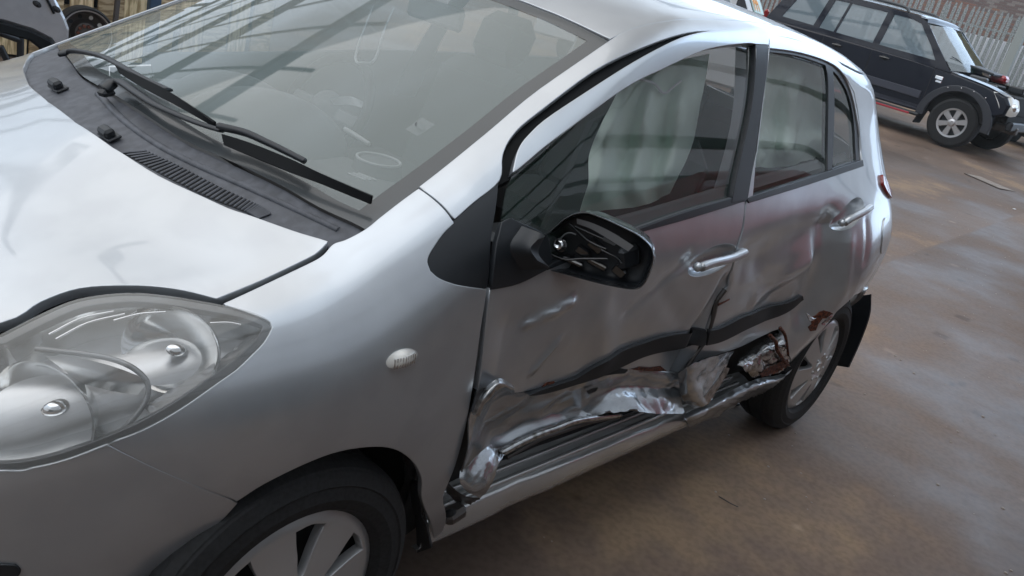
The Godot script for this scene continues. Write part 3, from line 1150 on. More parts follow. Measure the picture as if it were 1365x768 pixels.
func dark_off_roader() -> void:   # the dark off-roader, its right side to the camera; local x runs to its tail, its right is -z
	var t := thing("off_roader", "dark navy off-road car with missing front bumper parked across the yard", "car")
	t.transform = Transform3D(Basis(Vector3(0.11796, 0.0, -0.99302), Vector3(-0.025, 0.99969, -0.003), Vector3(0.99271, 0.0252, 0.11792)).orthonormalized(), Vector3(15.016, ground_y(15.0) - 0.005, -1.961))
	var arch := func(cx: float) -> Array:
		var a := []
		for k in 15:
			var an := PI * k / 14.0
			a.append_array([cx - cos(an) * 0.47, 0.44 + sin(an) * 0.47])
		return a
	var low := [-0.70, 0.70, -0.72, 0.86, -0.62, 0.97, -0.3, 1.05, 0.33, 1.12, 1.0, 1.155, 2.5, 1.19, 3.86, 1.21, 3.98, 1.0, 4.0, 0.62, 3.92, 0.45, 3.3, 0.44]
	var ra: Array = arch.call(2.79)
	var fa: Array = arch.call(0.0)
	var poly := pv(low)
	var rp := pv(ra)
	rp.reverse()
	poly.append_array(rp)
	poly.append_array(pv([2.2, 0.42, 0.55, 0.42]))
	var fp := pv(fa)
	fp.reverse()
	poly.append_array(fp)
	poly.append_array(pv([-0.5, 0.60]))
	for s in [-1.0, 1.0]:
		part("side_panel", prism(poly, 0.80 * s if s > 0 else -0.90, 0.90 * s if s > 0 else -0.80, 0.035), M.navy_paint, t)
	part("floor_pan", box(Vector3(4.4, 0.3, 1.6), 0.02), M.dark_inside, t, at(Vector3(1.7, 0.62, 0)))
	var hood := [p3([-0.62, 0.97, -0.88, -0.3, 1.05, -0.89, 0.36, 1.12, -0.88]), p3([-0.70, 1.00, -0.45, -0.3, 1.11, -0.45, 0.36, 1.17, -0.45]), p3([-0.72, 1.01, 0, -0.3, 1.12, 0, 0.36, 1.18, 0]), p3([-0.70, 1.00, 0.45, -0.3, 1.11, 0.45, 0.36, 1.17, 0.45]), p3([-0.62, 0.97, 0.88, -0.3, 1.05, 0.89, 0.36, 1.12, 0.88])]
	part("wing_top", loft([hood[0], p3([-0.66, 0.985, -0.72, -0.3, 1.07, -0.72, 0.36, 1.135, -0.72])], 10, 3, 0.0), M.navy_paint, t)
	part("wing_top", loft([hood[4], p3([-0.66, 0.985, 0.72, -0.3, 1.07, 0.72, 0.36, 1.135, 0.72])], 10, 3, 0.0), M.navy_paint, t)
	part("engine_bay", box(Vector3(1.05, 0.3, 1.46), 0.02), M.dark_inside, t, at(Vector3(-0.16, 0.85, 0)))
	var rng := RandomNumberGenerator.new()
	rng.seed = 4
	for k in 14:
		part("engine_part", box(Vector3(rng.randf_range(0.08, 0.25), rng.randf_range(0.05, 0.16), rng.randf_range(0.1, 0.3)), 0.02), [M.black_trim, M.steel_grey, M.rubber][k % 3], t, at(Vector3(rng.randf_range(-0.6, 0.25), rng.randf_range(1.0, 1.09), rng.randf_range(-0.6, 0.6)), Basis(Vector3.UP, rng.randf() * 2)))
	part("red_canister", box(Vector3(0.26, 0.13, 0.2), 0.04), M.red_van_paint, t, at(Vector3(0.02, 1.17, 0.35)))
	part("black_tray", box(Vector3(0.5, 0.04, 0.6), 0.01), M.black_trim, t, at(Vector3(0.22, 1.24, 0.2), Basis(Vector3.BACK, 0.1)))
	# greenhouse
	var side := func(sg: float) -> Callable:
		return func(u: float, v: float) -> Array:
			var z: float = 0.885 - (v - 1.15) * 0.27
			return [Vector3(u, v, z * sg), Vector3(0, 0.26, sg).normalized()]
	var gh := pv([0.30, 1.10, 0.62, 1.38, 1.02, 1.74, 1.22, 1.82, 2.5, 1.85, 3.5, 1.82, 3.66, 1.76, 3.9, 1.2, 2.5, 1.17, 1.0, 1.13])
	var wins := [pv([0.62, 1.22, 0.80, 1.42, 1.12, 1.71, 1.3, 1.75, 1.62, 1.76, 1.62, 1.24]), pv([1.74, 1.24, 1.74, 1.765, 2.42, 1.775, 2.46, 1.26]), pv([2.50, 1.26, 2.46, 1.775, 2.74, 1.775, 2.80, 1.27]), pv([2.92, 1.28, 2.86, 1.77, 3.42, 1.74, 3.6, 1.30])]
	for sg in [-1.0, 1.0]:
		part("cabin_side", patch(side.call(sg), gh, 0.12, 0.12, 0.03, wins), M.navy_paint, t)
		for wdw in wins:
			part("side_window", patch(side.call(sg * 0.985), inset(wdw, -0.012), 0.2, 0.2), M.pale_glass, t)
	part("roof", loft([p3([1.02, 1.74, -0.72, 1.22, 1.83, -0.69, 2.5, 1.865, -0.69, 3.5, 1.83, -0.7, 3.7, 1.75, -0.72]), p3([0.98, 1.75, -0.3, 1.2, 1.86, -0.3, 2.5, 1.91, -0.3, 3.5, 1.87, -0.3, 3.74, 1.77, -0.3]), p3([0.98, 1.75, 0.3, 1.2, 1.86, 0.3, 2.5, 1.91, 0.3, 3.5, 1.87, 0.3, 3.74, 1.77, 0.3]), p3([1.02, 1.74, 0.72, 1.22, 1.83, 0.69, 2.5, 1.865, 0.69, 3.5, 1.83, 0.7, 3.7, 1.75, 0.72])], 24, 12), M.navy_paint, t)
	part("windscreen", loft([p3([0.33, 1.13, -0.84, 1.04, 1.74, -0.70]), p3([0.24, 1.17, 0, 0.98, 1.76, 0]), p3([0.33, 1.13, 0.84, 1.04, 1.74, 0.70])], 8, 10, 0.003, 3, 30.0), M.side_glass, t)
	part("rear_door", loft([p3([3.88, 1.2, -0.85, 3.68, 1.76, -0.70]), p3([3.95, 1.2, 0, 3.74, 1.78, 0]), p3([3.88, 1.2, 0.85, 3.68, 1.76, 0.70])], 8, 10), M.black_gloss, t)
	part("tail_panel", box(Vector3(0.06, 0.75, 1.7), 0.03), M.navy_paint, t, at(Vector3(3.96, 0.85, 0)))
	for s in [-1.0, 1.0]:
		part("roof_rail", tube(p3([1.45, 1.84, 0.60 * s, 1.6, 1.91, 0.60 * s, 2.4, 1.93, 0.60 * s, 3.2, 1.91, 0.60 * s, 3.35, 1.85, 0.60 * s]), 0.022), M.steel_grey, t)
		part("flare", prism(pv(flare(0.0)), -0.925 if s < 0 else 0.86, -0.86 if s < 0 else 0.925, 0.012), M.flare_grey, t)
		part("flare", prism(pv(flare(2.79)), -0.925 if s < 0 else 0.86, -0.86 if s < 0 else 0.925, 0.012), M.flare_grey, t)
		part("side_moulding", prism(pv([0.62, 0.60, 0.62, 0.72, 2.2, 0.74, 2.2, 0.62]), -0.925 if s < 0 else 0.89, -0.89 if s < 0 else 0.925, 0.01), M.trim_navy, t)
		part("running_board", box(Vector3(1.75, 0.05, 0.16), 0.02), M.black_trim, t, at(Vector3(1.38, 0.36, 0.90 * s)))
		part("red_strip", box(Vector3(1.5, 0.03, 0.03), 0.006), M.red_strip, t, at(Vector3(1.40, 0.35, 0.995 * s)))
		part("sill", box(Vector3(1.8, 0.13, 0.08), 0.03), M.trim_navy, t, at(Vector3(1.38, 0.47, 0.86 * s)))
		part("mud_flap", box(Vector3(0.03, 0.3, 0.24), 0.008), M.black_trim, t, at(Vector3(0.53, 0.37, 0.80 * s), Basis(Vector3.BACK, 0.25)))
		for x in [1.42, 2.32]:
			var hd := part("door_handle", box(Vector3(0.19, 0.03, 0.03), 0.012), M.black_gloss, t, at(Vector3(x, 1.065, 0.925 * s)))
			part("recess", ball(Vector3(0.07, 0.035, 0.012)), M.black_trim, hd, at(Vector3(0, 0, -0.018 * s)))
		for x in [0.56, 1.68, 2.62]:
			part("door_gap", box(Vector3(0.012, 0.66, 0.01), 0.002), M.dark_inside, t, at(Vector3(x, 0.80, 0.8985 * s)))
		part("headlight", loft([p3([-0.77, 0.72, 0.62 * s, -0.78, 0.82, 0.60 * s, -0.72, 0.95, 0.60 * s]), p3([-0.74, 0.70, 0.80 * s, -0.74, 0.82, 0.82 * s, -0.62, 0.99, 0.80 * s]), p3([-0.62, 0.74, 0.895 * s, -0.56, 0.84, 0.905 * s, -0.42, 1.0, 0.90 * s])], 10, 10), M.white_lens, t)
		part("lamp_eye", ball(Vector3(0.05, 0.07, 0.07)), M.chrome, t, at(Vector3(-0.735, 0.83, 0.74 * s)))
		part("tail_light", box(Vector3(0.10, 0.42, 0.12), 0.04), M.red_lens, t, at(Vector3(3.94, 1.15, 0.84 * s)))
		for k in 4:
			part("flare_clip", ball(Vector3(0.014, 0.014, 0.008), 8), M.chrome, t, at(Vector3(-0.36 + k * 0.2, 0.88 + 0.05 * sin(k * 1.05), 0.93 * s)))
	part("wing_badge", box(Vector3(0.13, 0.05, 0.012), 0.005), M.chrome, t, at(Vector3(0.44, 0.985, -0.905)))
	part("wing_badge", box(Vector3(0.10, 0.035, 0.012), 0.005), M.chrome, t, at(Vector3(0.43, 0.925, -0.905)))
	part("chassis_rail", box(Vector3(0.5, 0.12, 0.12), 0.02), M.rusty_steel, t, at(Vector3(-0.6, 0.5, -0.5)))
	part("chassis_rail", box(Vector3(0.5, 0.12, 0.12), 0.02), M.rusty_steel, t, at(Vector3(-0.6, 0.5, 0.5)))
	part("crash_bar", box(Vector3(0.1, 0.14, 1.5), 0.02), M.black_trim, t, at(Vector3(-0.78, 0.56, 0)))
	part("radiator", box(Vector3(0.1, 0.4, 1.2), 0.01), M.dark_inside, t, at(Vector3(-0.62, 0.78, 0)))
	part("front_seat", box(Vector3(0.2, 0.6, 0.5), 0.08), M.seat_cloth, t, at(Vector3(1.75, 1.15, -0.4), Basis(Vector3.BACK, -0.2)))
	part("front_seat", box(Vector3(0.2, 0.6, 0.5), 0.08), M.seat_cloth, t, at(Vector3(1.75, 1.15, 0.4), Basis(Vector3.BACK, -0.2)))
	part("rear_seat", box(Vector3(0.2, 0.55, 1.2), 0.08), M.seat_cloth, t, at(Vector3(2.8, 1.15, 0), Basis(Vector3.BACK, -0.2)))
	part("loose_covers", loft([p3([1.0, 1.05, -0.5, 1.4, 1.3, -0.5, 1.65, 1.1, -0.5]), p3([1.0, 1.1, 0, 1.4, 1.35, 0, 1.65, 1.2, 0])], 12, 8, 0.06, 7, 5.0), M.trim_navy, t)
	part("wiper_arm", tube(p3([0.30, 1.17, -0.1, 0.45, 1.30, -0.45, 0.5, 1.33, -0.6]), 0.008), M.black_trim, t)
	for x in [0.0, 2.79]:
		for s in [-1.0, 1.0]:
			var w := Node3D.new()
			w.name = "wheel"
			w.transform = Transform3D(Basis(Vector3.UP, 0.0 if s > 0 else PI) * Basis(Vector3.UP, 0.12 if x == 0.0 else 0.0), Vector3(x, 0.385, 0.775 * s))
			t.add_child(w, true)
			part("tyre", lathe(pv([0.22, -0.13, 0.34, -0.13, 0.375, -0.11, 0.385, -0.05, 0.385, 0.05, 0.375, 0.11, 0.34, 0.13, 0.24, 0.125, 0.22, 0.10]), 48), M.tyre_rubber, w)
			part("rim", lathe(pv([0.0, 0.03, 0.2, 0.03, 0.205, 0.118, 0.235, 0.125]), 40), M.steel_grey, w)
			part("rim_lip", lathe(pv([0.195, 0.10, 0.2, 0.123, 0.228, 0.126, 0.232, 0.11]), 40), M.alloy, w)
			for k in 6:
				var sp := prism(pv([0.04, -0.035, 0.21, -0.05, 0.21, 0.05, 0.04, 0.035]), 0.085, 0.12, 0.012)
				part("spoke", sp, M.alloy, w, Transform3D(Basis(Vector3.BACK, TAU * k / 6.0 + 0.3), Vector3.ZERO))
			part("hub", lathe(pv([0.0, 0.135, 0.035, 0.133, 0.06, 0.12, 0.06, 0.08]), 20), M.alloy, w)
			part("arch_liner", prism(pv(half_disc()), -0.3, -0.14, 0.01), M.dark_inside, w, at(Vector3(0, 0.04, 0)))

func flare(cx: float) -> Array:
	var a := []
	for k in 17:
		var an := PI * (k / 16.0) * 1.06 - 0.1
		a.append_array([cx - cos(an) * 0.60, 0.42 + sin(an) * 0.54])
	for k in range(16, -1, -1):
		var an := PI * (k / 16.0) * 1.06 - 0.1
		a.append_array([cx - cos(an) * 0.465, 0.42 + sin(an) * 0.445])
	return a

func scrap_corner() -> void:
	var zw := -4.85
	var spots := p3([1.758,.532,-4.85,2.742,.206,-4.85,1.432,.182,-4.85,1.95,-.151,-4.85])
	var wood := thing("pallet_stack", "upright wooden pallets with pale yellow boards leaning beyond the far wing", "pallets")
	var x0 := minf(spots[0].x, spots[2].x) - 1.2
	for k in 16:
		var w := 0.19 + 0.03 * sin(k * 2.1)
		part("plank", box(Vector3(w, 2.0 + 0.08 * sin(k * 3.7), 0.022), 0.004), M["pallet_wood_%d" % ((k * 3) % 4)], wood, at(Vector3(x0 + k * 0.215, 1.01, zw + 0.012 * sin(k * 5.0)), Basis(Vector3.BACK, 0.015 * sin(k * 1.7))))
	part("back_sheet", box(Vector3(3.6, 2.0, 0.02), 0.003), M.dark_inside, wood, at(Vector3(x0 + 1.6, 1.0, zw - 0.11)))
	for y in [0.35, 1.0, 1.65]:
		part("stringer", box(Vector3(3.5, 0.1, 0.07), 0.005), M.pallet_wood_1, wood, at(Vector3(x0 + 1.6, y, zw - 0.06)))
	for k in 5:
		part("cross_board", box(Vector3(1.5, 0.10, 0.022), 0.004), M["pallet_wood_%d" % (k % 3)], wood, at(Vector3(x0 + 0.75, 0.5 + k * 0.3, zw + 0.06), Basis(Vector3.BACK, 0.03 * sin(k * 4.0))))
	var q := p3([2.424,.493,-4.7,2.189,.453,-4.7,2.072,.341,-4.7])
	var post := thing("blue_post", "narrow dark blue steel post in front of the pallets", "post")
	part("shaft", box(Vector3(0.09, 2.4, 0.06), 0.008), M.blue_steel, post, at(Vector3(q[0].x, 1.2, -4.7)))
	var pole := thing("rusty_bar", "thin rusty bar leaning on the pallets beside the wheel", "bar")
	part("shaft", box(Vector3(0.035, 2.1, 0.03), 0.005), M.rusty_steel, pole, at(Vector3(q[1].x, 1.05, -4.75), Basis(Vector3.BACK, -0.03)))
	part("rust_band", box(Vector3(0.04, 0.25, 0.035), 0.005), M.rust, pole, at(Vector3(q[1].x, 1.25, -4.75), Basis(Vector3.BACK, -0.03)))
	# a wheel standing on edge
	var c := p3([1.827,.298,-4.45,1.816,.48,-4.45])
	var wh := thing("loose_wheel", "dirty black steel wheel standing on edge beside the silver door", "wheel", "", c[0])
	var R := c[0].distance_to(c[1])
	wh.rotation = Vector3(-0.1, -0.2, 0)
	part("tyre", lathe(pv([R * 0.82, -0.09, R * 0.94, -0.10, R, -0.06, R, 0.05, R * 0.94, 0.09, R * 0.80, 0.075]), 48), M.tyre_rubber, wh)
	part("rim_flange", lathe(pv([R * 0.80, 0.05, R * 0.83, 0.085, R * 0.87, 0.09, R * 0.885, 0.07]), 48), M.alloy, wh)
	part("dish", lathe(pv([R * 0.80, 0.06, R * 0.72, 0.0, R * 0.5, -0.02, R * 0.38, 0.03, R * 0.12, 0.035, 0.0, 0.03]), 48), M.rusty_steel, wh)
	for k in 10:
		var an := TAU * k / 10.0
		part("wheel_nut", lathe(pv([0.0, 0.05, 0.012, 0.048, 0.014, 0.03]), 6), M.rust, wh, at(Vector3(cos(an), sin(an), 0) * R * 0.27))
		part("vent_hole", lathe(pv([0.0, 0.004, 0.014, 0.004]), 12), M.dark_inside if k > 2 else M.white_lens, wh, at(Vector3(cos(an) * R * 0.62, sin(an) * R * 0.62, -0.004)))
	# a detached silver door, upside down
	var d := thing("detached_door", "silver car door with black window seal leaning upside down at the left edge", "car door")
	var zd := -4.0
	var to2 := func(a: PackedVector3Array) -> PackedVector2Array:
		var o := PackedVector2Array()
		for p in a:
			o.append(Vector2(p.x, p.y))
		return o
	var sheet: PackedVector2Array = to2.call(p3([.791,.603,-4,1.41,.625,-4,1.467,.533,-4,1.506,.464,-4,1.532,.401,-4,1.531,.345,-4,1.515,.295,-4,1.491,.236,-4,1.415,.323,-4,1.308,.368,-4,1.14,.403,-4,.791,.396,-4]))
	part("skin", prism(sheet, zd - 0.05, zd + 0.03, 0.02), M.silver_paint, d)
	var seal: PackedVector2Array = to2.call(p3([.791,.396,-4,1.14,.403,-4,1.308,.368,-4,1.415,.323,-4,1.491,.236,-4,1.466,.186,-4,1.411,.201,-4,1.364,.262,-4,1.293,.311,-4,1.141,.34,-4,.791,.337,-4]))
	part("window_seal", prism(seal, zd - 0.03, zd + 0.045, 0.01), M.rubber, d)
	var low: PackedVector2Array = to2.call(p3([1.411,.201,-4,1.466,.186,-4,1.457,.001,-4,1.411,-.001,-4]))
	part("window_frame", prism(low, zd - 0.03, zd + 0.03, 0.01), M.rubber, d)
	for px in [p3([1.33,.533,-3.96]), p3([1.443,.516,-3.96])]:
		part("latch_hole", ball(Vector3(0.03, 0.018, 0.012), 12), M.dark_inside, d, at(px[0] + Vector3(0, 0, -0.012), Basis(Vector3.BACK, -0.5)))
	part("edge_seam", tube(p3([1.354,.615,-3.965,1.391,.558,-3.965,1.429,.49,-3.965]), 0.008, 0.008, 6), M.rubber, d)
	var bars := thing("black_tube_frame", "black tubular frame seen through the window of the detached door", "frame")
	for e in [p3([1.261,.262,-4.35,1.386,.226,-4.35]), p3([1.381,.255,-4.35,1.388,.05,-4.35]), p3([1.263,.176,-4.35,1.329,.045,-4.35])]:
		part("tube", tube(e, 0.022, 0.022, 8), M.black_trim, bars)

func half_disc() -> Array:
	var a := []
	for k in 17:
		a.append_array([0.462 * cos(PI * k / 16.0), 0.462 * sin(PI * k / 16.0)])
	return a

func hatchback() -> void:
	var c := thing("silver_hatchback", "crashed silver hatchback with crumpled torn left doors filling the foreground", "car")
	var S: Material = M.silver_paint
	var rear_c := Vector2(-0.085, PI / 2)
	# bonnet, wings, bumper
	var hood := PackedVector2Array([Vector2(-0.083, PI / 2)])
	hood.append_array(pv([-.0778,1.2291,-.075,1.1267,-.0585,.854,-.0201,.6648,.0079,.5976,.0436,.5341,.0761,.4959,.0546,.477,.0302,.4627,-.0542,.4262,-.1368,.3976,-.1775,.4277,-.2258,.4444,-.2866,.4488,-.3412,.4246,-.3927,.3835]))
	hood.append_array(pv([-.5341,.3588,-.7092,.3805]))
	hood.append(Vector2(-0.945, PI / 2))
	panel("bonnet", both(hood), S, c, 0.0, 0.03, 0.018)
	var wing := pv([-.1314,.3845,-.1143,.3717,-.0884,.3522,-.0793,.3424,-.0796,.3311,-.0999,.3061,-.1312,.2791,-.173,.2428,-.2146,.2026,-.2534,.1699,-.2868,.1503,-.246,.0996,-.1964,.0435,-.1399,-.0186,-.0998,.0127,-.0314,.0418,.034,.0532,.1119,.0389,.1721,.0075,.2268,-.0475,.2698,-.116,.3028,-.2061,.3903,-.3525,.4573,-.4726,.4574,-.4235,.4226,-.3358,.3657,-.2282,.3605,-.1609,.3609,-.1174,.3541,.0233,.3442,.1478,.336,.2613,.3376,.3522,.2915,.3632,.2567,.3739,.2267,.39,.2124,.4074,.2115,.4266,.2186,.4419,.2337,.4596,.2587,.4849,.2855,.5053,.2793,.5422,.264,.5962,.223,.57,.1757,.5376,.1416,.5133,.1038,.494,.082,.4869,.0582,.4652,.0309,.4498,-.0536,.4144])
	panel("front_wing", wing, S, c, 0.0, 0.025, 0.014)
	dents = false
	panel("front_wing", mir(pv([-.13,.3906,-.09,.3337,-.1873,.2389,-.2899,.1456,-.13,-.0493,0,.0542,.17,0,.27,-.1199,.33,-.3588,.38,-.4845,.42,-.2421,.34,.3721,.25,.3912,.29,.5105,.27,.6036,.14,.5152,.08,.4939,-.05,.4229])), S, c, 0.0, 0.04)
	dents = true
	var bump := pv([-.3913,.1016,-.3595,.1078,-.3274,.122,-.2897,.1477,-.2475,.0966,-.1961,.0382,-.1397,-.0268,-.1881,-.1415,-.2081,-.1786])
	bump.append_array(pv([-.2453,-.2592,-.2641,-.3539]))
	bump.append_array(pv([-.3514,-.4405,-.5444,-.5404,-.7266,-.6747,-.8093,-.0713,-.7219,.1107,-.5557,.1149]))
	panel("front_bumper", bump, S, c, 0.0, 0.03, 0.012)
	panel("fog_lamp_surround", pv([-.3876,-.1278,-.3727,-.1288,-.3676,-.1432,-.3698,-.1601,-.3862,-.1615]), M.black_trim, c, 0.004, 0.02, 0.01)
	panel("bonnet_seal", pv([-.3926,.3803,-.3415,.421,-.2874,.445,-.2271,.4409,-.179,.4245,-.1361,.399,-.1298,.3858,-.105,.3675,-.1506,.3842,-.2344,.419,-.293,.4168,-.344,.3896,-.392,.3525]), M.rubber, c, -0.022, 0.03, 0.01)
	# the hidden shell behind the panels
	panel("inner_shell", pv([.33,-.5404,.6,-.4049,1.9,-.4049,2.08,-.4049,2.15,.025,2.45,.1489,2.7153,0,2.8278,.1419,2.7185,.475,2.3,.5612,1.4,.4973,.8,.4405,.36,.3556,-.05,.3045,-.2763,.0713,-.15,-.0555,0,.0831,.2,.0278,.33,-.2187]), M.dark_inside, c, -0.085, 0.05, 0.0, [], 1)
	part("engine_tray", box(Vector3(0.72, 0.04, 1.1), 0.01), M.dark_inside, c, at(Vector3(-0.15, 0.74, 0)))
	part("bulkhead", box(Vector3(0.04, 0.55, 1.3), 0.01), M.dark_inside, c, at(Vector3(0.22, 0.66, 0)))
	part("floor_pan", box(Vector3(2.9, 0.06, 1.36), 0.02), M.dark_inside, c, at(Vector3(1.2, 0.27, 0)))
	# windscreen and its black border, scuttle
	var ws := PackedVector2Array([Vector2(0.018, PI / 2)])
	ws.append_array(pv([.0203,1.2073,.0306,.994,.0606,.8077,.0875,.6824,.1084,.5923,.1432,.5169,.2258,.5757,.269,.6038,.4555,.7235,.6217,.8238,.8505,.9287,.8423,.9948,.832,1.0873,.8192,1.1729]))
	ws.append(Vector2(0.775, PI / 2))
	var wsf := both(ws)
	var wsi := inset(smooth(wsf, 3), 0.034)
	panel("windscreen", wsi, M.windscreen_glass, c, -0.005, 0.04, 0.0, [], 1)
	panel("windscreen_border", smooth(wsf, 3), M.glass_border, c, -0.004, 0.03, 0.0, [wsi], 1)
	var cw := PackedVector2Array([Vector2(-0.08, PI / 2)])
	cw.append_array(pv([-.0789,1.222,-.076,1.1204,-.0595,.8497,-.021,.6619,.0071,.5952,.0427,.5321,.0765,.4919,.1061,.4993,.1413,.5153,.1075,.5901,.0865,.6796,.0596,.8042,.0295,.9892,.0191,1.2011]))
	cw.append(Vector2(0.016, PI / 2))
	panel("scuttle", both(cw), M.cowl_plastic, c, -0.012, 0.02, 0.01)
	part("scuttle_ridge", tube(p3([.014,.994,-.119,-.007,.985,.046,-.005,.979,.192,.014,.977,.309,.046,.976,.425,.077,.972,.525,.114,.965,.635]), 0.009, 0.007, 8), M.cowl_plastic, c)
	var g0 := p3([-.063,.955,.172,-.043,.953,.299,-.018,.951,.405,.014,.951,.493,.02,.948,.521])
	var g1 := p3([-.031,.97,.204,-.01,.971,.301,.012,.967,.402,.038,.964,.488,.045,.96,.527])
	part("grille_bed", loft([g0, g1], 12, 3), M.dark_inside, c)
	for k in 40:
		var t := k / 39.0 * 4.0
		var a := spline(g0, t) + Vector3(0, 0.001, 0)
		var b := spline(g1, t) + Vector3(0, 0.001, 0)
		var br := bar(a, b, 0.0055, 0.004)
		part("grille_slat", br[0], M.cowl_plastic, c, br[1])
	for e in [p3([-.031,.978,-.235]), p3([-.063,.971,.098])]:
		var clip := part("scuttle_clip", box(Vector3(0.022, 0.02, 0.04), 0.005), M.black_trim, c, at(e[0] + Vector3(0, 0.004, 0), Basis(Vector3.BACK, 0.45)))
		part("foot", box(Vector3(0.028, 0.006, 0.055), 0.002), M.black_trim, clip, at(Vector3(0.003, -0.009, 0)))
	# wipers
	var w1 := part("wiper", tube(p3([.034,1.018,-.379,.057,1.033,-.357,.067,1.052,-.239,.062,1.058,-.117,.061,1.06,-.016,.068,1.062,.078]), 0.016, 0.011, 10, 5, 0.4), M.black_trim, c)
	part("blade", loft([p3([.058,1.059,-.145,.055,1.061,-.03,.06,1.063,.09,.063,1.059,.189,.068,1.053,.272]), p3([.053,1.047,-.101,.047,1.046,.01,.053,1.046,.121,.06,1.045,.203,.07,1.043,.275])], 24, 3, 0.0, 1, 1.0, 0.006), M.rubber, w1)
	var w2 := part("wiper", tube(p3([-.011,1.026,-.042,.022,1.042,-.049,.021,1.042,.047,.023,1.04,.128,.043,1.042,.242,.063,1.045,.305]), 0.017, 0.011, 10, 5, 0.4), M.black_trim, c)
	part("arm_tip", tube(p3([.059,1.051,.297,.083,1.056,.35,.096,1.055,.399,.11,1.052,.454,.12,1.049,.5]), 0.008, 0.006, 8), M.black_trim, w2)
	part("blade", loft([p3([.055,1.043,.325,.078,1.045,.389,.106,1.044,.478,.132,1.04,.561,.166,1.035,.651]), p3([.053,1.026,.342,.073,1.025,.412,.099,1.024,.494,.13,1.023,.569,.165,1.02,.652])], 30, 3, 0.0, 1, 1.0, 0.007), M.rubber, w2)
	part("hinge_block", box(Vector3(0.04, 0.016, 0.026), 0.007), M.black_trim, w2, at(p3([-.004,1.018,-.044])[0], Basis(Vector3.UP, 0.5)))
	# roof and pillars
	var roof := PackedVector2Array([Vector2(0.778, PI / 2)])
	roof.append_array(pv([.8217,1.1766,.8343,1.0906,.8468,1.0006,.8575,.9327,.9363,.952,1.029,.9604,1.1643,.9752,1.3661,.9965]))
	roof.append_array(pv([1.9,1.0517,2.3,1.0479,2.5644,1.0396]))
	roof.append(Vector2(2.62, PI / 2))
	panel("roof", both(roof), S, c, 0.0, 0.05, 0.012)
	var pil := pv([.2691,.6015,.4542,.7213,.6201,.8214,.8561,.9262,.9355,.9487,1.029,.9576,1.1648,.9725,1.361,.9927])
	pil.append_array(pv([1.9,1.045,2.3,1.041,2.5644,1.0324,2.5766,.968]))
	pil.append_array(pv([2.35,.9476,2.1,.9557]))
	pil.append_array(pv([1.8197,.9831,1.5927,.9714,1.5844,.9923,1.2877,.951,1.1246,.9316,.9309,.8914,.753,.8424,.5645,.7491,.4904,.702,.4433,.6509,.4107,.5911,.3422,.5488,.2919,.5149,.2847,.5488]))
	panel("front_pillar", pil, S, c, 0.0, 0.025, 0.010)
	panel("front_pillar", mir(pil), S, c, 0.0, 0.05, 0.01)
	panel("door_seal", pv([.4093,.5876,.4405,.6515,.4889,.7048,.563,.7521,.7514,.8456,.9276,.8938,1.119,.9333,1.5899,.9961,1.6004,.9859,1.2784,.9392,1.1131,.913,.9871,.8808,.8098,.8207,.5987,.7296,.5159,.681,.4765,.6449,.4439,.5978]), M.rubber, c, -0.016, 0.03, 0.02)
	panel("wing_quarter", pv([.29,.5099,.3402,.5436,.4064,.5843,.3526,.4595,.3413,.355,.2915,.3664,.257,.377,.2288,.3929,.2155,.4086,.2142,.4263,.2213,.4415,.2364,.4593,.2614,.4846]), M.black_trim, c, -0.003, 0.03, 0.012)
	# front door
	var door := pv([.3497,.3539,.4274,.3573,.5105,.377,.5908,.3932,.815,.4348,1.0783,.4632,1.3762,.4985,1.3685,.416,1.3487,.3344,1.3676,.2237,1.3397,.1716,1.3328,.0798,1.3392,-.0263,1.2881,-.1097,1.2052,-.0786,1.1478,-.0591,1.0774,-.0366,1.0078,-.0197,.9357,-.0094,.8602,.0071,.7976,.0061,.733,.0146,.6335,.0222,.5279,.039,.4686,.0706,.4165,.0965,.3881,.1005,.3705,.1003,.365,.1619,.3534,.2581])
	var cup1 := ellipse2(pv([1.2305,.3249])[0], (pv([1.3597,.343])[0] - pv([1.114,.3121])[0]) * 0.52, (pv([1.2247,.3673])[0] - pv([1.2427,.2779])[0]) * 0.5)
	panel("front_door", door, S, c, 0.0, 0.014, 0.014, [cup1], 3)
	part("handle_cup", dish(on_shell(), cup1, 0.028), S, c)
	handle(c, p3([1.132,.877,.844,1.185,.882,.844,1.291,.885,.843,1.372,.894,.84]), p3([1.13,.874,.836,1.373,.891,.832]))
	panel("door_frame", pv([.4444,.6033,.476,.651,.5158,.6873,.5986,.7361,.8127,.8266,.9897,.8865,1.1165,.919,1.2837,.9462,1.599,.9885,1.5509,.9348,1.4701,.9289,1.3944,.9238,1.1698,.8905,.9573,.8328,.7934,.7801,.5702,.675,.4812,.6248]), S, c, 0.006, 0.02, 0.025)
	panel("pillar_trim", pv([1.469,.9268,1.5509,.9348,1.5242,.8566,1.4543,.6914,1.3853,.5027,1.2919,.4953,1.333,.5932,1.426,.7729]), M.black_trim, c, 0.004, 0.03, 0.02)
	panel("front_door_glass", pv([.4468,.6011,.5695,.6731,.7929,.7784,.957,.8311,1.1694,.8888,1.3935,.9218,1.468,.9248,1.426,.7729,1.333,.5932,1.2875,.4999,1.078,.4674,.8146,.4387,.5901,.3987,.5093,.3859,.422,.4004,.3737,.4169,.3932,.5051]), M.side_glass, c, -0.010, 0.06, 0.0)
	panel("belt_strip", pv([1.3806,.5166,1.0771,.482,.8573,.4491,.6957,.4218,.5403,.3913,.5151,.3782,.5908,.3932,.815,.4348,1.0783,.4632,1.3808,.4983]), M.black_trim, c, 0.003, 0.03, 0.012)
	panel("belt_wiper", pv([1.2916,.5086,1.0769,.4861,.8569,.4531,.6951,.4274,.6955,.4236,.8573,.4491,1.0771,.482,1.2917,.502]), M.steel_grey, c, 0.001, 0.03, 0.008)
